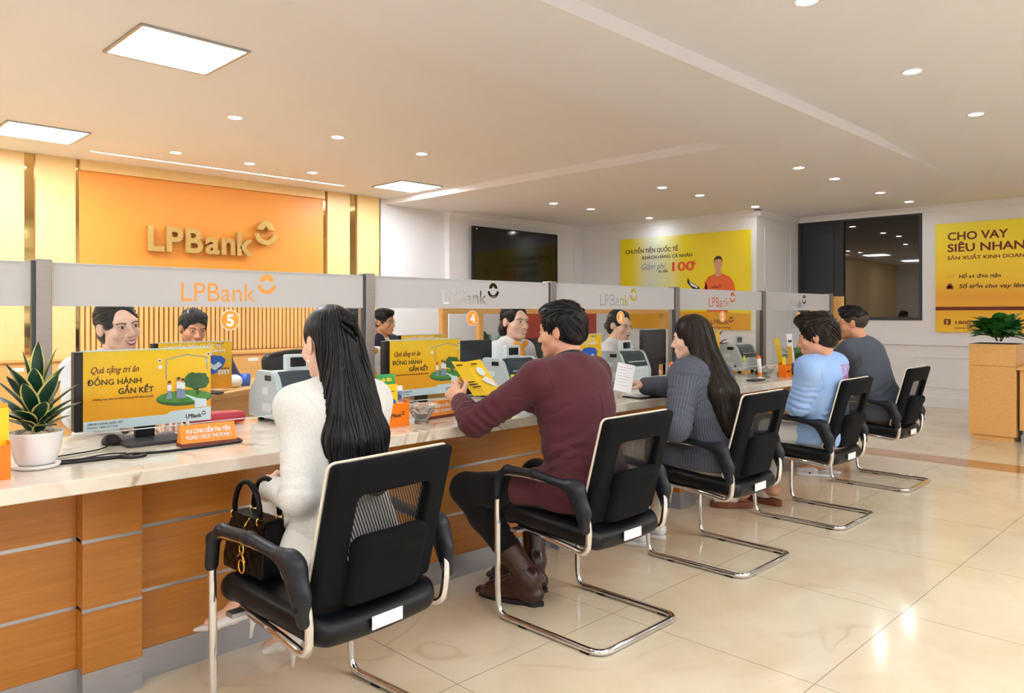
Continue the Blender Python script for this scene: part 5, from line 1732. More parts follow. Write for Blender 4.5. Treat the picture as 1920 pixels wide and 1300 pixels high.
class Person:
    def __init__(s, label, loc, yaw, female, lean=4, head=(0, 0, 0), head_at=None, skin=None, seat=.535, size=1.0, bulk=1.0, h=.0055, headscale=1.0, shw=None):
        s.female, s.bulk, s.h = female, bulk, h
        s.hair_dx, s.hair_y, s.hair_low, s.ear_out = 0, 0, .42, ()
        s.skin = skin or (SK_F if female else SK_M)
        l = math.radians(lean)
        s.u = V3(0, math.sin(l), math.cos(l))
        s.pel = V3(0, 0, seat)
        s.sh = shw or (.152 if female else .178) * bulk ** .5
        s.n = s.pel + s.u * .455
        hy, hp, hr = (math.radians(a) for a in head)
        s.hs = headscale * (.96 if female else 1.0)
        s.hc = s.n + V3(0, .03 + .5 * math.sin(l) * .1, .142)
        if head_at is not None:
            # put the head where asked: shift the seat across and up, keeping the posture
            R = Matrix.Rotation(yaw, 3, 'Z')
            if loc is None:
                o = R @ V3(s.hc.x, s.hc.y, 0)
                loc = (head_at[0] - o.x, head_at[1] - o.y, 0)
                dz = head_at[2] - s.hc.z
                for a in ('pel', 'n', 'hc'):
                    setattr(s, a, getattr(s, a) + V3(0, 0, dz))
            else:
                w = R.inverted() @ (Vector(head_at) - Vector((loc[0], loc[1], 0)))
                d = w - s.hc
                s.hc = w
                s.n = s.n + V3(d.x * .75, d.y * .75, d.z * .9)
                ax = s.n - s.pel
                s.u = ax.normalized()
        s.L = (s.n - s.pel).length
        s.loc, s.yaw = Vector((loc[0], loc[1], 0)), yaw
        s.iM = (Matrix.Translation(s.loc) @ Matrix.Rotation(yaw, 4, 'Z')).inverted()
        s.H = Matrix.Translation(s.hc) @ (Matrix.Rotation(hy, 4, 'Z') @ Matrix.Rotation(hp, 4, 'X') @ Matrix.Rotation(hr, 4, 'Y'))
        s.root = thing('person', label, 'person', s.loc, yaw)
        s.arms, s.legs = {}, {}
        s.shoulder = {}
        for k_, sg in (('L', -1), ('R', 1)):
            s.shoulder[k_] = s.at(.89, sg * s.sh, .0)
    def at(s, t, x=0, y=0):
        """point along the spine: t=0 pelvis, 1 base of the neck"""
        f = s.u.cross(V3(1, 0, 0))
        return s.pel + s.u * (s.L * t) + V3(x, 0, 0) - f * 0 + V3(0, y, 0)
    def w(s, p):
        return s.iM @ Vector(p)
    def arm(s, side, elbow, wrist, fdir=None, palm=None, curl=.5, world=True, fwd=.0):
        c = s.w if world else Vector
        e, wr = c(elbow), c(wrist)
        s.shoulder[side] = s.shoulder[side] + V3(0, fwd, 0)
        R = (s.iM.to_3x3() if world else Matrix.Identity(3))
        f = (R @ Vector(fdir)).normalized() if fdir else (wr - e).normalized()
        p = (R @ Vector(palm)).normalized() if palm else V3(0, 0, -1)
        p = (p - f * p.dot(f)).normalized()
        s.arms[side] = (e, wr, f, p, curl)
    def leg(s, side, knee, ankle, toe, world=True):
        c = s.w if world else Vector
        s.legs[side] = (c(knee), c(ankle), c(toe))
    def hp(s, p, k=1.0):
        return s.H @ (Vector(p) * s.hs * k)
    # ---------------------------------------------------------- surfaces
    def field(s, h=None, pad=.12):
        P = [s.pel + V3(-.24, -.24, -.12), s.pel + V3(.24, .2, 0), s.hc + V3(-.13, -.16, .16), s.hc + V3(.13, .16, 0)]
        for e, wr, f, p, c in s.arms.values():
            P += [e, wr, wr + f * .2]
        for a in s.legs.values():
            P += list(a)
        lo = [min(p[i] for p in P) - pad for i in range(3)]
        hi = [max(p[i] for p in P) + pad for i in range(3)]
        lo[2] = max(lo[2], -.03)
        return Field(lo, hi, h or s.h)
    def torso(s, f, o=0, k=.03):
        b = s.bulk
        fe = s.female
        wq = (.128 if fe else .142) * b
        f.cone(s.at(0), s.at(.31), (.152 * b + o, .112 * b + o), (wq + o, .1 * b + o), k=k, xa=(1, 0, 0))
        f.cone(s.at(.31), s.at(.66), (wq + o, .1 * b + o), ((.142 if fe else .166) * b + o, .108 * b + o), k=k, xa=(1, 0, 0))
        f.cone(s.at(.66), s.at(.86), ((.142 if fe else .166) * b + o, .108 * b + o), (.115 * b + o, .078 * b + o), k=k, xa=(1, 0, 0))
        for sd in 'LR':
            sh = s.shoulder[sd]
            f.cone(s.at(.97, 0, -.012), sh + V3(0, 0, .0), .045 + o, .053 + o, k=.045)
            f.cone(s.at(.62, .07 if sd == 'R' else -.07, -.02), s.at(.86, .09 if sd == 'R' else -.09, -.03), .07 + o, .055 + o, k=.03)
        if fe:
            for x in (-.062, .062):
                f.ell(s.at(.62, x, .075), (.056 + o, .05 + o, .055 + o), k=.04)
        for x in (-.085, .085):
            f.ell(s.pel + V3(x * b, -.035, -.01), (.095 * b + o, .115 * b + o, .085 + o), k=.03)
    def arm_rods(s, f, o=0, upto=1.0, k=.02, th=1.0):
        b = s.bulk ** .5
        for sd, (e, wr, fd, p, c) in s.arms.items():
            sh = s.shoulder[sd]
            f.cone(sh, e, (.05 * b * th + o), (.04 * b * th + o), k=.03)
            t = min(max(upto, .0), 1.0)
            f.cone(e, e.lerp(wr, t), (.041 * b * th + o), ((.041 + (.027 - .041) * t) * b * th + o * .85), k=k)
    def leg_rods(s, f, o=0, upto=1.0, k=.025, start=0.0, th=1.0):
        b = s.bulk ** .5
        for sd, (kn, an, to) in s.legs.items():
            hip = s.pel + V3((-.088 if sd == 'L' else .088) * b, .02, -.012)
            f.cone(hip.lerp(kn, start), kn, .085 * b * th + o, .056 * b * th + o, k=k)
            m = kn.lerp(an, .3)
            f.cone(kn, m, .056 * b * th + o, .054 * b * th + o, k=k)
            f.cone(m, m.lerp(an, upto), .054 * b * th + o, (.054 + (.036 - .054) * upto) * b * th + o, k=k)
    def hand(s, f, sd):
        e, w, fd, p, curl = s.arms[sd]
        t = fd.cross(p) * (1 if sd == 'R' else -1)
        sc = .93 if s.female else 1.02
        K = w + fd * .088 * sc
        f.cone(w - fd * .012, K, (.026 * sc, .018 * sc), (.039 * sc, .0135 * sc), k=.015, xa=t)
        f.ell(w + fd * .035 + t * .022 + p * .006, (.022, .022, .016), k=.015)
        for i, (off, ln) in enumerate(((.033, .93), (.0115, 1.03), (-.0105, .97), (-.0315, .78))):
            a = K + t * off * sc
            ang = 0
            d = (fd + t * off * 1.6).normalized()
            for j, (l, r0, r1) in enumerate(((.043, .0092, .0086), (.027, .0086, .008), (.021, .008, .0068))):
                ang += curl * (.55, .85, .6)[j] * (1 + .12 * i)
                q = d * math.cos(ang) + p * math.sin(ang)
                bb = a + q * l * ln * sc
                f.cone(a, bb, r0 * sc, r1 * sc, k=.004)
                a = bb
        a = w + fd * .026 * sc + t * .026 * sc
        for l, dv, r0, r1 in ((.042, fd * .62 + t * .72 + p * .3, .0125, .011), (.032, fd * .86 + t * .25 + p * (.3 + .3 * curl), .011, .0095), (.024, fd * .95 + t * -.05 + p * (.3 + .3 * curl), .0095, .0078)):
            bb = a + dv.normalized() * l * sc
            f.cone(a, bb, r0 * sc, r1 * sc, k=.005)
            a = bb
    def head_solid(s, f, jaw=1.0):
        hs = s.hs
        R = [[s.H[i][j] for j in range(3)] for i in range(3)]
        E = lambda c, r, k=.01, op='u': f.ell(s.hp(c), [x * hs for x in r], R, k, op)
        C = lambda a, b, ra, rb, k=.01, op='u': f.cone(s.hp(a), s.hp(b), ra * hs, rb * hs, k, op)
        fe = s.female
        nb = s.n + V3(0, -.008, -.02)
        f.cone(nb, s.hp((0, -.022, -.06)), .058 if not fe else .048, .053 if not fe else .045, k=.02)
        E((0, -.018, .03), (.0735, .094, .083))
        E((0, .02, -.032), (.0585 * (1 if not fe else .97), .066, .08), .025)
        for x in (-1, 1):
            C((x * .047 * jaw, .002, -.058), (x * .012, .066, -.096), .018 if not fe else .015, .015, .025)
            E((x * .04, .05, -.03), (.024, .026, .024), .02)
        E((0, .069, -.098), (.019, .016, .014), .015)
        C((-.036, .067, .021), (.036, .067, .021), .015, .015, .02)
        for x in (-1, 1):
            E((x * .031, .096, -.001), (.016, .013, .0105), .012, 's')
            E((x * .0315, .0735, -.0005), (.0145, .0135, .0125), .004)
        C((0, .084, .006), (0, .1035, -.032), .0075, .0105, .012)
        E((0, .1065, -.034), (.0105, .0095, .0088), .006)
        for x in (-1, 1):
            E((x * .0125, .093, -.0375), (.0085, .01, .0075), .006)
        E((0, .076, -.066), (.028, .02, .02), .015)
        C((-.017, .0885, -.063), (.017, .0885, -.063), .0048, .0048, .006)
        C((-.013, .089, -.0715), (.013, .089, -.0715), .0058, .0058, .006)
        for x in (-1, 1):
            a = math.radians(22) * x
            Re = np.array(R) @ np.array([[math.cos(a), -math.sin(a), 0], [math.sin(a), math.cos(a), 0], [0, 0, 1]])
            f.ell(s.hp((x * .077, -.014, -.008)), [.0075 * hs, .019 * hs, .031 * hs], Re.tolist(), .006)
            f.ell(s.hp((x * .0845, -.01, -.004)), [.006 * hs, .0105 * hs, .019 * hs], Re.tolist(), .004, 's')
            f.ell(s.hp((x * .078, -.002, -.008)), [.006 * hs, .006 * hs, .007 * hs], Re.tolist(), .004)
    def body(s, jaw=1.0, legs_skin=True, feet=True):
        f = s.field()
        s.torso(f, 0)
        s.arm_rods(f)
        s.leg_rods(f)
        for sd, (kn, an, to) in s.legs.items():
            d = (to - an)
            f.cone(an, an.lerp(to, .22) + V3(0, 0, -.008), .034, .024, k=.02)
            if feet:
                f.cone(an.lerp(to, .1) + V3(0, 0, -.012), an.lerp(to, .72) + V3(0, 0, .004), (.024, .022), (.022, .012), k=.015, xa=d.cross(V3(0, 0, 1)))
        s.head_solid(f, jaw)
        for sd in s.arms:
            s.hand(f, sd)
        s.body_o = solid('body', f, s.skin, s.root, 1)
        me = s.body_o.data
        n = len(me.vertices)
        a = np.zeros(n * 3, np.float32); me.vertices.foreach_get('co', a)
        q = np.zeros(len(me.polygons) * 4, np.int32); me.polygons.foreach_get('vertices', q)
        Hi = np.array(s.H.inverted())
        A = a.reshape(-1, 3) @ Hi[:3, :3].T + Hi[:3, 3]
        keep = np.abs(A).max(1) < .16
        Q = q.reshape(-1, 4)
        Q = Q[keep[Q].all(1)]
        s.bvh = BVHTree.FromPolygons([Vector(p) for p in A], Q.tolist())
        return s.body_o
    # ---------------------------------------------------------- face
    def patch(s, k, x0, x1, top, bot, off=.0012, n=14, m=4):
        rows = []
        for i in range(n + 1):
            x = x0 + (x1 - x0) * i / n
            u = 2 * i / n - 1
            r = []
            for j in range(m + 1):
                z = bot(u) + (top(u) - bot(u)) * j / m
                hit = s.bvh.ray_cast(Vector((x * s.hs, .2, z * s.hs)), Vector((0, -1, 0)))
                if hit[0] is None:
                    return
                r.append(s.H @ (hit[0] + Vector((0, off, 0))))
            rows.append(r)
        vs = [p for r in rows for p in r]
        fs = [(i * (m + 1) + j, i * (m + 1) + j + 1, (i + 1) * (m + 1) + j + 1, (i + 1) * (m + 1) + j) for i in range(n) for j in range(m)]
        k.add(vs, fs, True)
    def face(s, mouth='neutral', eyes=.0052, lip=None, look=(0, 0), brow=.004):
        par = s.body_o
        q = lambda c, e, p=2: (lambda u: c + (e - c) * abs(u) ** p)
        for x in (-1, 1):
            cx = x * .031
            k = MB(); s.patch(k, cx - .0145, cx + .0145, q(eyes, -.0005), q(-eyes * .75, -.0005), .0012)
            k.build('eye', MAT['eyewhite'], par)
            ex = cx + look[0]
            k = MB(); s.patch(k, ex - .0058, ex + .0058, lambda u: min(eyes * .95, .0058 * math.sqrt(max(0, 1 - u * u)) + .0004), lambda u: max(-eyes * .72, -.0058 * math.sqrt(max(0, 1 - u * u)) + .0004), .0019, 10)
            k.build('iris', MAT['iris'], par)
            k = MB(); s.patch(k, cx - .0155, cx + .0155, q(eyes + .0022, .0006), q(eyes - .0002, -.0008), .0022)
            k.build('eyelash', MAT['brow'], par)
            k = MB(); s.patch(k, cx - .019, cx + .019, lambda u: .0195 + brow * .3 - .004 * (u * x - .2) ** 2 + .0022, lambda u: .0195 - .0055 * (u * x - .2) ** 2 - .0018, .0014)
            k.build('eyebrow', MAT['brow'], par)
        L = lip or MAT['lipsnude']
        if mouth == 'smile':
            w, c = .0265, -.0575
            k = MB(); s.patch(k, -w, w, q(-.0585, c + .0012), q(-.0640, c), .0016); k.build('upper_lip', L, par)
            k = MB(); s.patch(k, -w * .93, w * .93, q(-.0640, c), q(-.0735, c - .001), .0012); k.build('teeth', MAT['teeth'], par)
            k = MB(); s.patch(k, -w, w, q(-.0735, c), q(-.0825, c - .0015), .0022); k.build('lower_lip', L, par)
        else:
            w, c = .022, (-.0655 if mouth == 'neutral' else -.063)
            k = MB(); s.patch(k, -w, w, q(-.0612, c + .0006), q(-.0664, c), .0013); k.build('upper_lip', L, par)
            k = MB(); s.patch(k, -w * .95, w * .95, q(-.0669, c), q(-.0745, c - .001), .0013); k.build('lower_lip', L, par)
            k = MB(); s.patch(k, -w, w, q(-.0659, c + .0004), q(-.0672, c - .0004), .0019); k.build('mouth_line', MAT['brow'], par)
    def glasses(s, m, r=.021):
        k = MB()
        for x in (-1, 1):
            pts = [s.hp((x * .031 + r * 1.1 * math.cos(a), .1 - abs(x * .031 + r * math.cos(a)) ** 2 * 6, -.002 + r * .92 * math.sin(a))) for a in [2 * PI * i / 22 for i in range(22)]]
            k.tube(pts, .0013, 6, closed=True)
            k.tube([s.hp((x * .054, .088, .004)), s.hp((x * .073, .07, .006)), s.hp((x * .079, .0, .004)), s.hp((x * .079, -.022, -.002))], .0014, 6)
        k.tube([s.hp((-.009, .102, .002)), s.hp((0, .105, .004)), s.hp((.009, .102, .002))], .0013, 6)
        g = k.build('glasses', m, s.root, label='thin rimmed glasses')
        k = MB()
        for x in (-1, 1):
            pts = [s.hp((x * .031 + r * 1.08 * math.cos(a), .1 - abs(x * .031 + r * math.cos(a)) ** 2 * 6, -.002 + r * .9 * math.sin(a))) for a in [2 * PI * i / 22 for i in range(22)]]
            k.add(pts, [tuple(range(22))])
        k.build('lens', MAT['glass'], g)
    # ---------------------------------------------------------- hair
    def hair(s, style, m, strands=160, seed=1):
        h = .0045
        P = [s.hp((x, y, z)) for x in (-.14, .14) for y in (-.18, .14) for z in (-.16, .17)]
        if style == 'long':
            P += [s.at(.1, -.17, -.22), s.at(.3, .17, 0)]
        lo = [min(p[i] for p in P) for i in range(3)]
        hi = [max(p[i] for p in P) for i in range(3)]
        f = Field(lo, hi, h)
        hs = s.hs
        R = [[s.H[i][j] for j in range(3)] for i in range(3)]
        E = lambda c, r, k=.01, op='u': f.ell(s.hp(c), [x * hs for x in r], R, k, op)
        if style in ('tied', 'bob'):
            E((0, -.02, .034), (.0815, .1, .0925))
            E((0, -.055, -.035), (.066, .062, .06), .03)
            E((0, .108, -.03), (.074, .078, .112), .008, 's')
            E((.02, .1, .05), (.05, .05, .045), .01, 's')
            for x in (-1, 1):
                E((x * .088, -.004, -.02), (.026, .034, .045), .01, 's')
            f.cut(s.hp((0, -.03, -.085)), (s.H.to_3x3() @ V3(0, .25, -1)))
            if style == 'tied':
                E((0, -.112, -.03), (.04, .034, .034), .012)
            else:
                for x in (-1, 1):
                    E((x * .05, -.06, -.06), (.035, .04, .05), .02)
        elif style == 'short':
            E((0, -.02, .036), (.0825, .101, .095))
            E((0, .03, .088), (.062, .06, .034), .02)
            E((0, -.05, -.02), (.07, .058, .055), .03)
            E((0, .104, -.026), (.071, .066, .092), .008, 's')
            for x in (-1, 1):
                E((x * .09, .004, -.032), (.03, .04, .052), .008, 's')
            f.cut(s.hp((0, -.06, -.062)), (s.H.to_3x3() @ V3(0, .5, -1)))
        elif style == 'quiff':
            E((0, -.018, .04), (.083, .101, .096))
            E((0, .045, .098), (.066, .055, .036), .02)
            E((0, -.055, -.015), (.07, .056, .06), .03)
            E((0, .11, -.022), (.08, .074, .094), .008, 's')
            for x in (-1, 1):
                E((x * .09, .006, -.034), (.03, .038, .052), .008, 's')
            f.cut(s.hp((0, -.06, -.07)), (s.H.to_3x3() @ V3(0, .5, -1)))
        elif style == 'fade':
            E((0, -.012, .062), (.076, .096, .066))
            E((0, .03, .1), (.06, .06, .03), .02)
            E((0, .11, .0), (.07, .066, .07), .008, 's')
            f.cut(s.hp((0, -.06, .03)), (s.H.to_3x3() @ V3(0, -.12, -1)))
        elif style == 'long':
            E((0, -.02, .036), (.083, .102, .094))
            E((0, -.062 if s.ear_out else -.05, -.02), (.068 if s.ear_out else .074, .056 if s.ear_out else .066, .08), .03)
            hy, lowt = s.hair_y, s.hair_low
            for sd in (-1, 1):
                tight = sd in s.ear_out
                f.cone(s.hp((sd * (.022 if tight else .045), -.082 if tight else -.045, -.03)), s.at(.72, sd * .055 + s.hair_dx, -.13 + hy), .046 if tight else .055, .05, k=.03)
                f.cone(s.at(.72, sd * .055 + s.hair_dx, -.13 + hy), s.at(lowt, sd * .045 + s.hair_dx * 1.3, -.165 + hy), .05, .03, k=.03)
            f.cone(s.hp((0, -.06, -.02)), s.at(.7, s.hair_dx, -.14 + hy), .06, .05, k=.03)
            E((0, .104, -.035), (.07, .082, .1), .008, 's')
            for x in s.ear_out:
                E((x * .09, .006, -.022), (.036, .05, .056), .008, 's')
        o = solid('hair', f, m, s.root, 1)
        if style == 'fade':
            g = Field(lo, hi, h)
            g.ell(s.hp((0, -.018, .03)), [x * hs for x in (.0752, .0958, .0845)], R, 0)
            g.ell(s.hp((0, .11, -.02)), [x * hs for x in (.085, .095, .1)], R, .004, 's')
            for x in (-1, 1):
                g.ell(s.hp((x * .09, .0, -.045)), [x_ * hs for x_ in (.03, .036, .05)], R, .004, 's')
            g.cut(s.hp((0, -.06, -.045)), (s.H.to_3x3() @ V3(0, .3, -1)))
            solid('clipped_sides', g, HAIR_F, o, 1)
        # loose strands laid over the surface
        me = o.data
        bv = BVHTree.FromPolygons([v.co for v in me.vertices], [p.vertices[:] for p in me.polygons])
        R_ = random.Random(seed)
        nv = len(me.vertices)
        k = MB()
        crown = s.hp((0, -.045, .12))
        made = 0
        for _ in range(strands * 4):
            if made >= strands:
                break
            v = me.vertices[R_.randrange(nv)]
            p = v.co.copy()
            if style != 'long' and (s.H.inverted() @ p).z < .0:
                continue
            pts = []
            ln = R_.uniform(.045, .075) if style != 'long' else R_.uniform(.12, .3)
            st = 7 if style != 'long' else 12
            for j in range(st):
                hit = bv.find_nearest(p)
                if hit[0] is None:
                    break
                nrm = hit[1]
                if style in ('quiff', 'short', 'fade'):
                    d = (s.H.to_3x3() @ V3(.25, .65 if (s.H.inverted() @ p).z > .06 else -.2, 0)) + (p - crown) * 4
                elif style == 'long':
                    d = V3(R_.uniform(-.1, .1), 0, -1) if (p.z < s.hc.z) else (p - crown) * 8 + V3(0, -.2, -.6)
                else:
                    d = s.H.to_3x3() @ V3(0, -1, -.25)
                d = d - nrm * d.dot(nrm)
                if d.length < 1e-4:
                    break
                d.normalize()
                lift = (.0015 + (.006 * j / st if style in ('quiff',) else 0))
                hp_ = s.H.inverted() @ hit[0]
                if style == 'long' and any(sg * hp_.x > .045 and -.045 < hp_.y < .08 and -.1 < hp_.z < .03 for sg in s.ear_out):
                    break
                pts.append(hit[0] + nrm * lift)
                p = hit[0] + d * (ln / st)
            if len(pts) == st:
                rr = R_.uniform(.0022, .0038) if style != 'long' else R_.uniform(.0016, .003)
                k.tube(pts, [rr * (.5 + .9 * math.sin(PI * min(.97, (j + .8) / st))) for j in range(st)], 5)
                made += 1
        k.build('hair_strands', m, o)
        return o
    # ---------------------------------------------------------- clothes
    def top(s, name, m, off=.012, upto=.97, wrinkle=.006, hem=None, k=.03, neck=.057, thigh=0, seed=1, th=1.0, h=None, boxy=None, fold=0):
        f = s.field(h or max(s.h, .006))
        s.torso(f, off, k)
        s.arm_rods(f, off, upto, th=th)
        b = s.bulk
        if boxy is not None:
            f.cone(s.at(.05), s.at(.8), (.158 * b + off + boxy, .112 * b + off + boxy * .6), (.165 * b + off + boxy * .5, .105 * b + off), k=.04, xa=(1, 0, 0))
            for sd in 'LR':
                sg = -1 if sd == 'L' else 1
                f.cone(s.at(.97, sg * .05, -.01), s.shoulder[sd] + V3(sg * .008, 0, .014), .036 + off, .044 + off, k=.04)
        f.cone(s.pel + V3(0, -.005, .05), s.pel + V3(0, 0, -.05), (.165 * b + off, .135 * b + off), (.175 * b + off, .15 * b + off), k=.03, xa=(1, 0, 0))
        if thigh:
            for sd, (kn, an, to) in s.legs.items():
                hip = s.pel + V3((-.088 if sd == 'L' else .088) * b, .02, -.005)
                f.cone(hip, hip.lerp(kn, thigh), .09 * b + off * .5, .076 * b + off * .5, k=.04)
        if hem is not None:
            f.cut((0, 0, hem), (0, 0, -1))
        f.cone(s.at(1.0, 0, -.004) + V3(0, 0, -.05), s.hp((0, -.015, -.07)), neck, neck, k=.004, op='s')
        for sd, (e, wr, fd, p, c) in s.arms.items():
            q = e.lerp(wr, upto)
            d = (wr - e).normalized()
            f.cone(q + d * .012, q + d * .05, .03 if upto > .8 else .04, .03, k=.0, op='s')
        def folds(V):
            """creases bunching at the elbows, the armpits and the small of the back"""
            out = np.zeros(len(V))
            wob = np.array([mnoise.noise(Vector((p[0] * 9 + seed, p[1] * 9, p[2] * 9))) for p in V])
            for sd, (e, wr, fd, p_, c_) in s.arms.items():
                sh = s.shoulder[sd]
                for A, B, c0 in ((sh, e, 1.0), (e, wr, 0.0)):
                    A, B = np.array(A), np.array(B)
                    ab = B - A; L = np.linalg.norm(ab)
                    t = ((V - A) @ ab) / (L * L)
                    r = np.linalg.norm(V - A - np.clip(t, 0, 1)[:, None] * ab, axis=1)
                    m = (r < .1) & (t > .12 if c0 else t > 0) & (t < 1.05)
                    if c0:
                        m &= (np.sign(sh.x) * (V[:, 0] - sh.x) > -.03) | (V[:, 1] > sh.y + .06)
                    q = np.clip(1 - np.abs(t - c0) * L / .2, 0, 1)
                    w = np.sin(t * L * 2 * PI / .042 + wob * 4.5)
                    out += np.where(m, fold * q * (np.abs(w) ** 1.6 * np.sign(w)), 0)
            zt = (V - np.array(s.pel)) @ np.array(s.u) / s.L
            q = np.clip(1 - np.abs(zt - .34) / .3, 0, 1)
            side = np.clip((np.abs(V[:, 0]) - .02) / .12, .15, 1)
            tor = (np.abs(V[:, 0]) < .2 * s.bulk) & (V[:, 1] < s.at(.4).y + .12)
            w = np.sin(zt * s.L * 2 * PI / .06 + V[:, 0] * 9 * np.sign(V[:, 0]) + wob * 5)
            out += np.where(tor, fold * .9 * q * side * (np.abs(w) ** 1.8 * np.sign(w)), 0)
            return out
        o = solid(name, f, m, s.root, 1, (wrinkle, 6, 6, 15, seed) if wrinkle else None, post=folds if fold else None)
        s.stripes(o)
        return o
    def stripes(s, o):
        """cloth coordinate running around the body and round each sleeve"""
        me = o.data
        n = len(me.vertices)
        a = np.zeros(n * 3, np.float32); me.vertices.foreach_get('co', a)
        V = a.reshape(-1, 3).astype(float)
        q = V - np.array(s.at(.4))
        val = np.arctan2(q[:, 0], -q[:, 1] + .25) * .42
        for sd, (e, wr, fd, p, c) in s.arms.items():
            sh = s.shoulder[sd]
            for A, B in ((sh.lerp(e, .12), e), (e, wr)):
                A, B = np.array(A), np.array(B)
                ab = B - A
                t = np.clip(((V - A) @ ab) / (ab @ ab), -.05, 1.2)
                r = V - A - t[:, None] * ab
                m = (np.linalg.norm(r, axis=1) < .092) & (t > 0) & (np.abs(V[:, 0] - sh.x * .6) > .04)
                m &= (np.sign(sh.x) * (V[:, 0] - sh.x) > -.05) | (V[:, 1] > s.at(.6).y + .13)
                u = np.cross(ab, [1.0, .3, 0]); u /= np.linalg.norm(u)
                w = np.cross(ab, u); w /= np.linalg.norm(w)
                val = np.where(m, np.arctan2(r @ w, r @ u) * .058, val)
        at = me.attributes.new('stripe', 'FLOAT', 'POINT')
        at.data.foreach_set('value', val.astype(np.float32))
    def seam(s, o, name, pts, r=.0016, closed=False, mat_=None):
        me = o.data
        bv = BVHTree.FromPolygons([v.co for v in me.vertices], [p.vertices[:] for p in me.polygons])
        P = [bv.find_nearest(Vector(p)) for p in pts]
        k = MB(); k.tube([h[0] + h[1] * .0002 for h in P], r, 6, closed=closed)
        return k.build(name, mat_ or me.materials[0], o)
    def armhole(s, o, sd, m=None):
        e = s.arms[sd][0]
        sh = s.shoulder[sd]
        sg = -1 if sd == 'L' else 1
        ax = (V3(sg, 0, 0) + (e - sh).normalized() * .5).normalized()
        c = sh + V3(-sg * .012, -.01, -.03)
        u = ax.cross(V3(0, 1, 0)).normalized(); w = ax.cross(u)
        s.seam(o, 'armhole_seam', [c + (u * math.cos(a) + w * math.sin(a)) * .1 for a in [math.radians(x) for x in range(0, 360, 8)]], closed=True, mat_=m)
    def trousers(s, m, off=.012, upto=.9, wrinkle=.004, name='trousers', start=0, th=1.0, kk=.025):
        f = s.field(max(s.h, .006))
        b = s.bulk
        f.cone(s.pel + V3(0, 0, .04), s.pel + V3(0, 0, -.03), (.158 * b + off, .12 * b + off), (.16 * b + off, .125 * b + off), k=.02, xa=(1, 0, 0))
        for x in (-.085, .085):
            f.ell(s.pel + V3(x * b, -.035, -.01), (.095 * b + off, .115 * b + off, .085 + off), k=.03)
        s.leg_rods(f, off, upto, th=th, k=kk)
        return solid(name, f, m, s.root, 1, (wrinkle, 9, 9, 14, 5))
    def collar(s, m, r=.064, hgt=.04, drop=.03, name='collar', front_gap=.35, flare=.012, fwd=0):
        k = MB()
        c0 = s.at(1.0, 0, -.004 + fwd) + V3(0, 0, .008)
        n = 36
        vs = []
        ring = []
        for i in range(n + 1):
            a = -PI / 2 + (PI * 2 - front_gap) * (i / n - .5)
            x, y = r * math.cos(a), r * math.sin(a)
            front = (1 + math.sin(a)) / 2
            z0 = -drop * front * 1.6 + .0
            hh = hgt * (1 - .35 * front)
            e = 1 + flare / r
            ring.append([c0 + V3(x * 1.0, y * .95, z0 + hh), c0 + V3(x * (e + .03), y * (.95 * e + .03), z0 + hh * .9), c0 + V3(x * (e + .25), y * (.95 * e + .25), z0 - hh * .35), c0 + V3(x * (e + .22), y * (.95 * e + .2), z0 - hh * .42), c0 + V3(x * .98, y * .93, z0 - hh * .2)])
        for r_ in ring:
            vs += r_
        fs = []
        for i in range(n):
            for j in range(5):
                j2 = (j + 1) % 5
                fs.append((i * 5 + j, i * 5 + j2, (i + 1) * 5 + j2, (i + 1) * 5 + j))
        fs += [(0, 1, 2, 3, 4), tuple(n * 5 + j for j in (4, 3, 2, 1, 0))]
        k.add(vs, fs, True)
        return k.build(name, m, s.root)
    def neck_tube(s, m, name, r=.056, z0=-.01, z1=.055):
        k = MB()
        a, b = s.at(.97, 0, -.006), s.n.lerp(s.hp((0, -.022, -.07)), .6)
        k.tube([a, a.lerp(b, .5), b, b + V3(0, 0, .002)], [r + .006, r + .003, r + .001, r - .008], 28)
        return k.build(name, m, s.root)
    def shoe(s, sd, kind):
        kn, an, to = s.legs[sd]
        d = V3(to.x - an.x, to.y - an.y, 0)
        d = d.normalized() if d.length > 1e-4 else V3(0, 1, 0)
        t = d.cross(V3(0, 0, 1))
        if kind == 'boot':
            z = 0
            heel = V3(an.x, an.y, 0) - d * .035
            lo = [min(an[i], to[i], heel[i]) - .12 for i in range(3)]; hi = [max(an[i], to[i], heel[i]) + .2 for i in range(3)]
            f = Field(lo, hi, .0045)
            f.cone(heel + V3(0, 0, .045), heel + d * .1 + V3(0, 0, .045), (.036, .036), (.038, .036), k=.0, xa=t)
            f.cone(heel + d * .1 + V3(0, 0, .045), heel + d * .22 + V3(0, 0, .032), (.04, .034), (.043, .022), k=.02, xa=t)
            f.cone(heel + d * .22 + V3(0, 0, .032), heel + d * .275 + V3(0, 0, .026), (.043, .022), (.028, .016), k=.02, xa=t)
            up = (kn - an).normalized()
            f.cone(heel + d * .035 + V3(0, 0, .05), an, .044, .047, k=.02)
            f.cone(an, an + up * .17, .047, .06, k=.03)
            f.cone(an, heel + d * .19 + V3(0, 0, .036), .046, .034, k=.03)
            f.cone(an, to + V3(0, 0, .016) - d * .05, .04, .03, k=.03)
            f.cut((0, 0, .018), (0, 0, -1))
            f.cut(an + up * .17, up)
            o = solid('shoe', f, MAT['bootbrown'], s.root, 1)
            k = MB()
            out = []
            for i in range(24):
                a = 2 * PI * i / 24
                q = heel + d * (.12 + .158 * math.cos(a)) + t * (.041 * math.sin(a) * (1 if math.cos(a) > -.3 else .85))
                out.append((q.x, q.y))
            k.prism(out, .001, .019, 'z')
            k.build('sole', MAT['sole'], o)
            k = MB()
            out = []
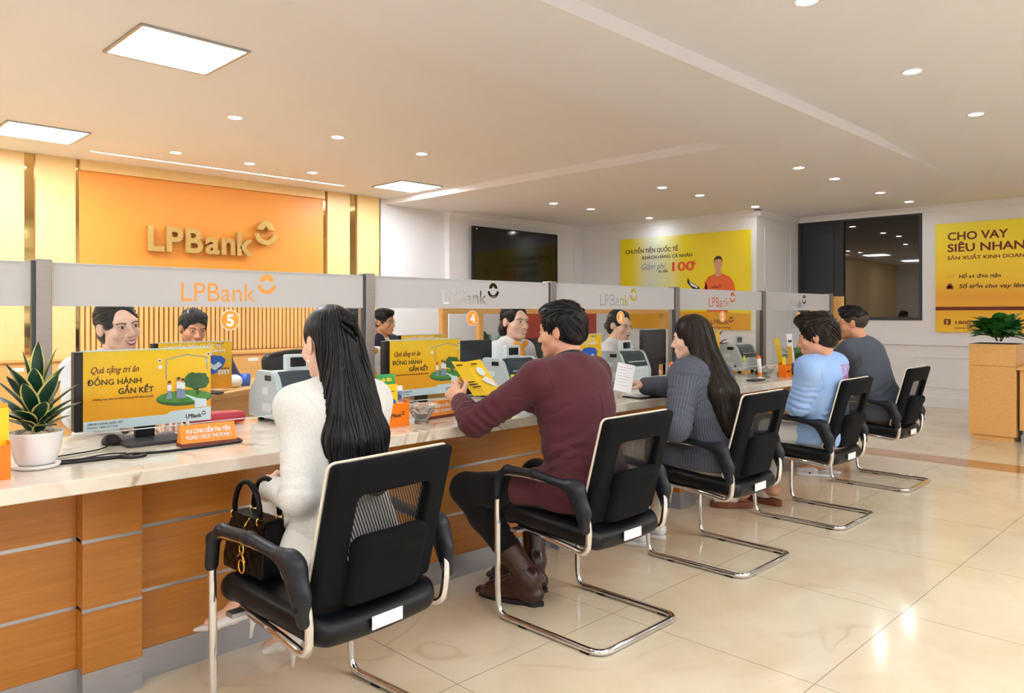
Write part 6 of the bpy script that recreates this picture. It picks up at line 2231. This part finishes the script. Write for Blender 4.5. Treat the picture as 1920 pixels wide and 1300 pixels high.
            for i in range(16):
                a = 2 * PI * i / 16
                q = heel + d * (.012 + .036 * math.cos(a)) + t * (.034 * math.sin(a))
                out.append((q.x, q.y))
            k.prism(out, .0, .03, 'z')
            k.build('heel', MAT['sole'], o)
        elif kind == 'pump':
            # heel and toe given by ankle and toe points
            dd = (to - an)
            heel = an + V3(0, 0, -.045) - d * .03
            lo = [min(heel[i], to[i]) - .09 for i in range(3)]; hi = [max(heel[i], to[i]) + .09 for i in range(3)]
            f = Field(lo, hi, .0035)
            ball = heel.lerp(to, .62) + V3(0, 0, -.01)
            f.cone(heel + V3(0, 0, .022), heel.lerp(ball, .5) + V3(0, 0, .012), (.027, .034), (.026, .02), k=0, xa=t)
            f.cone(heel.lerp(ball, .5) + V3(0, 0, .012), ball + V3(0, 0, .012), (.026, .02), (.037, .017), k=.012, xa=t)
            f.cone(ball + V3(0, 0, .012), to + V3(0, 0, .008), (.037, .017), (.008, .006), k=.012, xa=t)
            up = (kn - an).normalized()
            f.cone(an + V3(0, 0, .03), an.lerp(to, .45) + V3(0, 0, .035), .033, .03, k=.008, op='s')
            o = solid('shoe', f, MAT['whiteleather'], s.root, 1)
            k = MB()
            h0 = heel + V3(0, 0, .0) - d * .006
            tip = h0 + V3(0, 0, -.085) + d * .014
            k.tube([h0 + V3(0, 0, .012), h0.lerp(tip, .3), h0.lerp(tip, .6), tip], [.02, .011, .0065, .005], 10)
            k.build('stiletto_heel', MAT['whiteleather'], o)
            return
        elif kind in ('platform', 'slipper', 'plain'):
            heel = V3(an.x, an.y, 0) - d * .05
            hgt = .04 if kind == 'platform' else .02
            out = []
            for i in range(28):
                a = 2 * PI * i / 28
                q = heel + d * (.128 + .135 * math.cos(a)) + t * (.048 * math.sin(a) * (1.0 if math.cos(a) > 0 else .88))
                out.append((q.x, q.y))
            k = MB(); k.prism(out, .0, hgt, 'z')
            o = k.build('shoe', MAT['platform'] if kind == 'platform' else MAT['whiteleather'], s.root, .006)
            lo = [min(heel[i], to[i]) - .12 for i in range(3)]; hi = [max(heel[i], to[i]) + .12 for i in range(3)]; lo[2] = 0
            hi[0] = max(hi[0], heel.x + .2); hi[1] = max(hi[1], heel.y + .35); hi[2] = .2; lo[0] = min(lo[0], heel.x - .2)
            f = Field(lo, hi, .0045)
            if kind == 'plain':
                f.cone(heel + d * .03 + V3(0, 0, .05), heel + d * .11 + V3(0, 0, .055), (.036, .036), (.04, .036), xa=t, k=0)
            f.cone(heel + d * .12 + V3(0, 0, hgt + .02), heel + d * .23 + V3(0, 0, hgt + .012), (.044, .036), (.04, .02), k=.02, xa=t)
            f.cut((0, 0, hgt - .004), (0, 0, -1))
            u_ = solid('upper', f, {'platform': MAT['cream'], 'slipper': MAT['greige'], 'plain': MAT['whiteleather']}[kind], o, 1)
            if kind == 'slipper':
                k = MB(); k.tube([heel + d * .14 - t * .045 + V3(0, 0, hgt), heel + d * .2 + V3(0, 0, hgt + .042), heel + d * .14 + t * .045 + V3(0, 0, hgt)], .006, 8)
                k.build('strap', MAT['black'], o)

def skin_foot_targets(p, sd):
    return p.legs[sd]

# ---------------------------------------------------------------- customers
# woman in the white jacket
P = Person('person with long black hair in a white textured jacket and white heels', (1.285, 2.02), 0, True, 5, (2, -4, 0), head_at=(1.3, 2.13, 1.152), h=.0045, bulk=.92, shw=.127)
P.arm('L', (1.115, 1.985, .715), (1.145, 2.225, .705), (.22, .95, -.12), (.75, -.1, -.6), .75)
P.arm('R', (1.455, 2.1, .73), (1.34, 2.31, .69), (-.75, .6, -.1), (-.4, 0, -.9), .5)
P.leg('L', (1.3, 2.44, .54), (1.31, 2.40, .16), (1.29, 2.57, .035))
P.leg('R', (1.36, 2.46, .57), (1.175, 2.45, .285), (1.07, 2.6, .16))
P.body()
P.face('smile', lip=MAT['lips'])
P.hair_dx = -.004
P.hair_y = .02
P.ear_out = (-1,)
P.hair('long', HAIR_B, 420, 3)
o = P.top('jacket', MAT['tweed'], .014, .9, .004, hem=.47, seed=2, h=.005, thigh=.25, boxy=-.012, th=.92, fold=.0014)
P.armhole(o, 'L'); P.armhole(o, 'R')
P.seam(o, 'back_seam', [P.at(t, 0, -.3) for t in [.9 - .05 * i for i in range(18)]])
P.trousers(MAT['skirt'], .012, 0, name='skirt', kk=.09)
P.collar(MAT['tweed'], .06, .03, .02)
P.shoe('L', 'pump'); P.shoe('R', 'pump')
k = MB(); k.lathe([(.0005, -.006), (.005, -.003), (.006, 0), (.005, .004), (.0005, .006)], tuple(P.hp((-.083, -.012, -.055))), 12); k.tube([P.hp((-.083, -.012, -.036)), P.hp((-.083, -.012, -.049))], .0009, 6)
k.build('earring', MAT['pearl'], P.root, label='pearl drop earring')
a_, b_, c_ = P.hp((-.02, -.118, .075)), P.hp((.012, -.128, .055)), P.hp((.03, -.124, .02))
k = MB(); k.tube([a_, b_, c_], [.009, .013, .006], 10); k.tube([P.hp((-.03, -.122, .06)), P.hp((.0, -.132, .03)), P.hp((.02, -.13, .0))], [.006, .009, .004], 8)
k.build('hair_clip', MAT['patent'], P.root, label='glossy black hair clip')
e_, w_, f_, p_, c_ = P.arms['L']
t_ = f_.cross(p_) * -1
k = MB(); k.tube([w_ + f_ * .105 + t_ * -.0105 + (t_ * math.cos(a) + p_ * math.sin(a)) * .0105 for a in [2 * PI * i / 14 for i in range(14)]], .0018, 6, closed=True)
k.build('ring', MAT['goldmetal'], P.root, label='gold finger ring')

# man in the maroon jacket
P = Person('person in a maroon blazer holding a yellow brochure, seen from behind', (2.435, 2.0), 0, False, 5, (16, -5, 0), head_at=(2.47, 2.17, 1.172), skin=SK_W, h=.0045)
P.arm('L', (2.115, 2.33, .80), (2.185, 2.50, .86), (.12, .75, .45), (.75, .3, -.2), .85, fwd=.03)
P.arm('R', (2.68, 2.36, .80), (2.55, 2.57, .855), (-.45, .55, .4), (-.6, .35, -.5), .7, fwd=.03)
P.leg('L', (2.17, 2.45, .495), (2.36, 2.26, .11), (2.29, 2.47, .02))
P.leg('R', (2.58, 2.42, .5), (2.5, 2.36, .13), (2.45, 2.6, .03))
P.body()
P.face('neutral')
P.hair('short', HAIR_B, 260, 5)
o = P.top('blazer', MAT['maroonwool'], .02, .95, .010, hem=.465, thigh=.42, seed=4, h=.0045, boxy=.0, th=1.08, fold=.0042)
P.armhole(o, 'L'); P.armhole(o, 'R')
P.seam(o, 'back_seam', [P.at(t, 0, -.3) for t in [.92 - .05 * i for i in range(20)]])
P.seam(o, 'pocket_flap', [P.pel + V3(-.3, .1 - .012 * i, .1 + .002 * i) for i in range(12)], .0035)
P.neck_tube(MAT['blackwool'], 'turtleneck')
P.collar(MAT['maroonwool'], .066, .036, .045)
P.trousers(MAT['blackwool'], .012, .72)
P.shoe('L', 'boot'); P.shoe('R', 'boot')
# brochure in his hands
br = thing('brochure', 'open yellow folded brochure held in the hands of the maroon suited man', 'brochure', (2.375, 2.615, .945))
br.rotation_euler = (math.radians(-42), 0, math.radians(6))
k = MB()
for i in range(2):
    x0 = -.1 + .1 * i
    z = .008 if i == 0 else -.004
    k.box((x0, -.0008, -.1), (x0 + .1, .0008, .1), Matrix.Rotation(.12 if i == 0 else -.12, 4, 'Z'))
k.build('sheets', MAT['yellow'], br)
art(br, [disc(.05, .03, .026, 18), [(.02, -.02), (.06, 0), (.09, -.03), (.095, -.07), (.06, -.05)]], MAT['printwhite'], -.012, 'printed_picture')
art(br, [rrect(-.09, .07, -.05, .076, .001), rrect(.01, .07, .05, .076, .001), rrect(-.085, -.03, -.04, -.024, .001), rrect(-.085, -.045, -.03, -.039, .001), rrect(-.07, -.06, -.02, -.054, .001)], MAT['inkdark'], -.0165, 'printed_lines')

# woman in pinstripes
P = Person('person with long dark hair in a slate pinstripe blazer reading a white paper', (3.53, 2.02), 0, True, 4, (20, -8, 0), head_at=(3.55, 2.2, 1.118), seat=.52, bulk=1.08)
P.arm('L', (3.2, 2.06, .69), (3.32, 2.32, .64), (.4, .8, -.2), (.3, 0, -.9), .6)
P.arm('R', (3.74, 2.38, .82), (3.60, 2.53, .835), (-.6, .5, .3), (-.3, .4, -.6), .8, fwd=.03)
P.leg('L', (3.40, 2.44, .5), (3.38, 2.42, .1), (3.36, 2.58, .03))
P.leg('R', (3.66, 2.42, .5), (3.56, 2.42, .1), (3.56, 2.62, .03))
P.body()
P.face('neutral', lip=MAT['lips'])
P.hair_dx = -.05
P.hair_y = .004
P.hair_low = .3
P.ear_out = ()
P.hair('long', HAIR_D, 360, 8)
o = P.top('blazer', MAT['pinstripe'], .024, .96, .010, hem=.465, thigh=.45, seed=7, boxy=.005, th=1.1, fold=.004)
P.armhole(o, 'L')
P.collar(MAT['whiteshirt'], .058, .03, .03)
P.trousers(MAT['cream'], .016, .8)
P.shoe('L', 'plain'); P.shoe('R', 'plain')
pp = thing('paper_slip', 'white paper slip held upright by the pinstriped woman', 'paper', (3.475, 2.58, .885))
pp.rotation_euler = (math.radians(-25), math.radians(12), math.radians(-48))
k = MB(); k.box((-.05, -.0006, -.085), (.05, .0006, .085)); k.build('sheet', MAT['paper'], pp)
art(pp, [rrect(-.04, .06 - .018 * i, .03 - .01 * (i % 3), .0615 - .018 * i, .0005) for i in range(7)], MAT['printgrey'], -.0009, 'printed_lines', .0002)

# man in the light blue shirt
P = Person('person in a light blue shirt with rolled sleeves and a red floral back print', (4.65, 1.96), 0, False, 0, (8, -10, 0), head_at=(4.48, 1.915, 1.108), skin=SK_W, seat=.525, bulk=1.0, headscale=1.09)
P.arm('L', (4.395, 1.99, .70), (4.41, 2.24, .675), (.3, .9, -.1), (.5, 0, -.9), .5)
P.arm('R', (4.9, 2.06, .7), (4.76, 2.28, .64), (-.6, .8, -.1), (-.4, 0, -.9), .5)
P.leg('L', (4.46, 2.40, .5), (4.50, 2.395, .1), (4.37, 2.57, .06))
P.leg('R', (4.78, 2.40, .5), (4.70, 2.29, .1), (4.74, 2.5, .06))
P.body()
P.face('neutral')
P.hair('quiff', HAIR_D, 300, 6)
o = P.top('shirt', MAT['blueshirt'], .02, .1, .012, hem=.46, thigh=.3, seed=9, th=1.12, boxy=-.004, fold=.006)
P.armhole(o, 'L')
P.collar(MAT['blueshirt'], .066, .05, .02)
P.trousers(MAT['greige'], .016, .7)
P.shoe('L', 'platform'); P.shoe('R', 'platform')

# man in the grey suit jacket
P = Person('person in a slate grey blazer and glasses on the farthest customer chair', (5.93, 2.06), 0, False, 8, (14, -3, 0), head_at=(5.76, 2.2, 1.172), skin=SK_M, seat=.53, bulk=1.05)
P.arm('L', (5.60, 2.36, .84), (5.58, 2.56, .825), (.25, .95, -.1), (.2, 0, -1), .5, fwd=.03)
P.arm('R', (6.14, 2.36, .84), (5.92, 2.54, .825), (-.8, .6, -.1), (0, 0, -1), .5, fwd=.03)
P.leg('L', (5.80, 2.46, .5), (5.80, 2.43, .09), (5.72, 2.64, .03))
P.leg('R', (6.04, 2.46, .5), (5.96, 2.42, .09), (5.94, 2.62, .03))
P.body()
P.face('neutral')
P.hair('fade', HAIR_B, 160, 4)
P.glasses(MAT['goldmetal'])
o = P.top('blazer', MAT['greywool'], .02, .95, .010, hem=.465, thigh=.4, seed=12, boxy=.0, th=1.08, fold=.004)
P.armhole(o, 'L')
P.seam(o, 'back_seam', [P.at(t, 0, -.3) for t in [.92 - .05 * i for i in range(20)]])
P.collar(MAT['greywool'], .068, .036, .04)
P.trousers(MAT['brownwool'], .012, .85)
P.shoe('L', 'slipper'); P.shoe('R', 'slipper')

# ---------------------------------------------------------------- bank staff behind the counter
def scarf(P, m, name='neck_scarf'):
    c = P.at(.93, 0, .085)
    f = Field([c.x - .12, c.y - .14, c.z - .24], [c.x + .12, c.y + .12, c.z + .1], .0045)
    f.ell(c, (.02, .016, .018), k=0)
    f.cone(c, c + V3(.045, .045, -.17), (.012, .01), (.034, .01), k=.01, xa=(1, 0, 0))
    f.cone(c, c + V3(-.02, .04, -.13), (.012, .01), (.028, .009), k=.01, xa=(1, 0, 0))
    f.cone(c, c + V3(.055, -.005, .035), .012, .017, k=.01)
    f.cone(c, c + V3(-.055, -.005, .035), .012, .017, k=.01)
    solid(name, f, m, P.root, 1, (.004, 20, 20, 20, 3))
def teller(label, head_at, yaw, head, mouth, style='tied', lip=None, h=.006, arms=None, seed=1, strands=90, collar=True):
    P = Person(label, None, yaw, True, 3, head, head_at=head_at, h=h)
    z = .795
    a = arms or (((-.24, .05, z + .05), (-.12, .24, z + .03)), ((.24, .05, z + .05), (.12, .24, z + .03)))
    P.arm('L', a[0][0], a[0][1], None, None, .35, world=False)
    P.arm('R', a[1][0], a[1][1], None, None, .35, world=False)
    dz = P.pel.z
    P.leg('L', (-.1, .36, .48), (-.1, .3, .09), (-.1, .46, .03), world=False)
    P.leg('R', (.1, .36, .48), (.1, .3, .09), (.1, .46, .03), world=False)
    P.body(jaw=.92)
    P.face(mouth, .0062, lip or MAT['lips'], brow=.0)
    P.hair(style, HAIR_B, strands, seed)
    P.top('blouse', MAT['whiteshirt'], .014, .96, .004, neck=.05, seed=seed, fold=.003)
    P.collar(MAT['whiteshirt'], .054, .042, .035, front_gap=.55)
    scarf(P, MAT['scarf'])
    P.trousers(MAT['blackwool'], .012, .85)
    P.shoe('L', 'plain'); P.shoe('R', 'plain')
    return P
R_ = math.radians
teller('person smiling broadly behind the left yellow monitor poster, hair tied back', (1.109, 3.487, 1.194), R_(188), (3, -2, 8), 'smile', h=.0045, arms=(((-.22, .12, .84), (-.12, .32, .812)), ((.2, .14, .84), (.12, .36, .812))), seed=2, strands=140)
teller('person with a white collar peeking from behind the long haired woman and a post', (2.325, 3.47, 1.184), R_(190), (-4, -2, 0), 'soft', seed=3)
teller('person in white blouse and orange scarf smiling toward the pinstriped woman', (3.45, 3.42, 1.197), R_(190), (-14, -3, 0), 'smile', 'bob', h=.005, seed=4, lip=MAT['lipsnude'])
teller('person in white blouse and orange scarf behind the round number three', (4.763, 3.58, 1.155), R_(192), (-12, -10, 0), 'soft', seed=5)

def clerk(label, head_at, yaw, head, mouth, specs, seed, tie):
    P = Person(label, None, yaw, False, 5, head, head_at=head_at, h=.006)
    z = P.pel.z + .24
    P.arm('L', (-.25, .1, z), (-.13, .3, z - .01), None, None, .4, world=False)
    P.arm('R', (.25, .1, z), (.13, .3, z - .01), None, None, .4, world=False)
    P.leg('L', (-.1, .38, .48), (-.1, .3, .09), (-.1, .46, .03), world=False)
    P.leg('R', (.1, .38, .48), (.1, .3, .09), (.1, .46, .03), world=False)
    P.body()
    P.face(mouth, .0042)
    P.hair('short', HAIR_B, 120, seed)
    P.top('shirt', MAT['whiteshirt'], .008, .97, 0, seed=seed)
    f = P.field(.006)
    P.torso(f, .018)
    P.arm_rods(f, .018, .93)
    f.cone(P.at(1.02, 0, .05), P.at(.55, 0, .2), (.045, .05), (.012, .05), k=.004, op='s', xa=(1, 0, 0))
    f.cone(P.at(.95, 0, .0), P.hp((0, -.015, -.07)), .06, .06, k=.004, op='s')
    for sd, (e, wr, fd, p, c) in P.arms.items():
        q = e.lerp(wr, .93); d = (wr - e).normalized()
        f.cone(q + d * .012, q + d * .05, .03, .03, k=0, op='s')
    solid('suit_jacket', f, MAT['navywool'], P.root, 1, (.004, 7, 7, 14, seed))
    P.collar(MAT['whiteshirt'], .06, .042, .03, front_gap=.5)
    c = P.at(.94, 0, .088)
    f = Field([c.x - .06, c.y - .06, c.z - .3], [c.x + .06, c.y + .1, c.z + .05], .005)
    f.ell(c, (.018, .013, .017), k=0)
    f.cone(c, c + V3(0, .04, -.24), (.012, .007), (.03, .007), k=.006, xa=(1, 0, 0))
    solid('necktie', f, MAT['tie'], P.root, 1)
    P.trousers(MAT['blackwool'], .012, .85)
    P.shoe('L', 'plain'); P.shoe('R', 'plain')
    if specs:
        P.glasses(MAT['steel'])
    return P
clerk('person in dark suit looking down over the yellow poster on the back desk', (2.06, 5.03, 1.15), R_(172), (4, -14, -4), 'smile', False, 3, True)
clerk('person in navy suit, yellow tie and glasses standing out against the white wall', (4.13, 5.80, 1.167), R_(200), (6, -4, 0), 'neutral', True, 6, True)
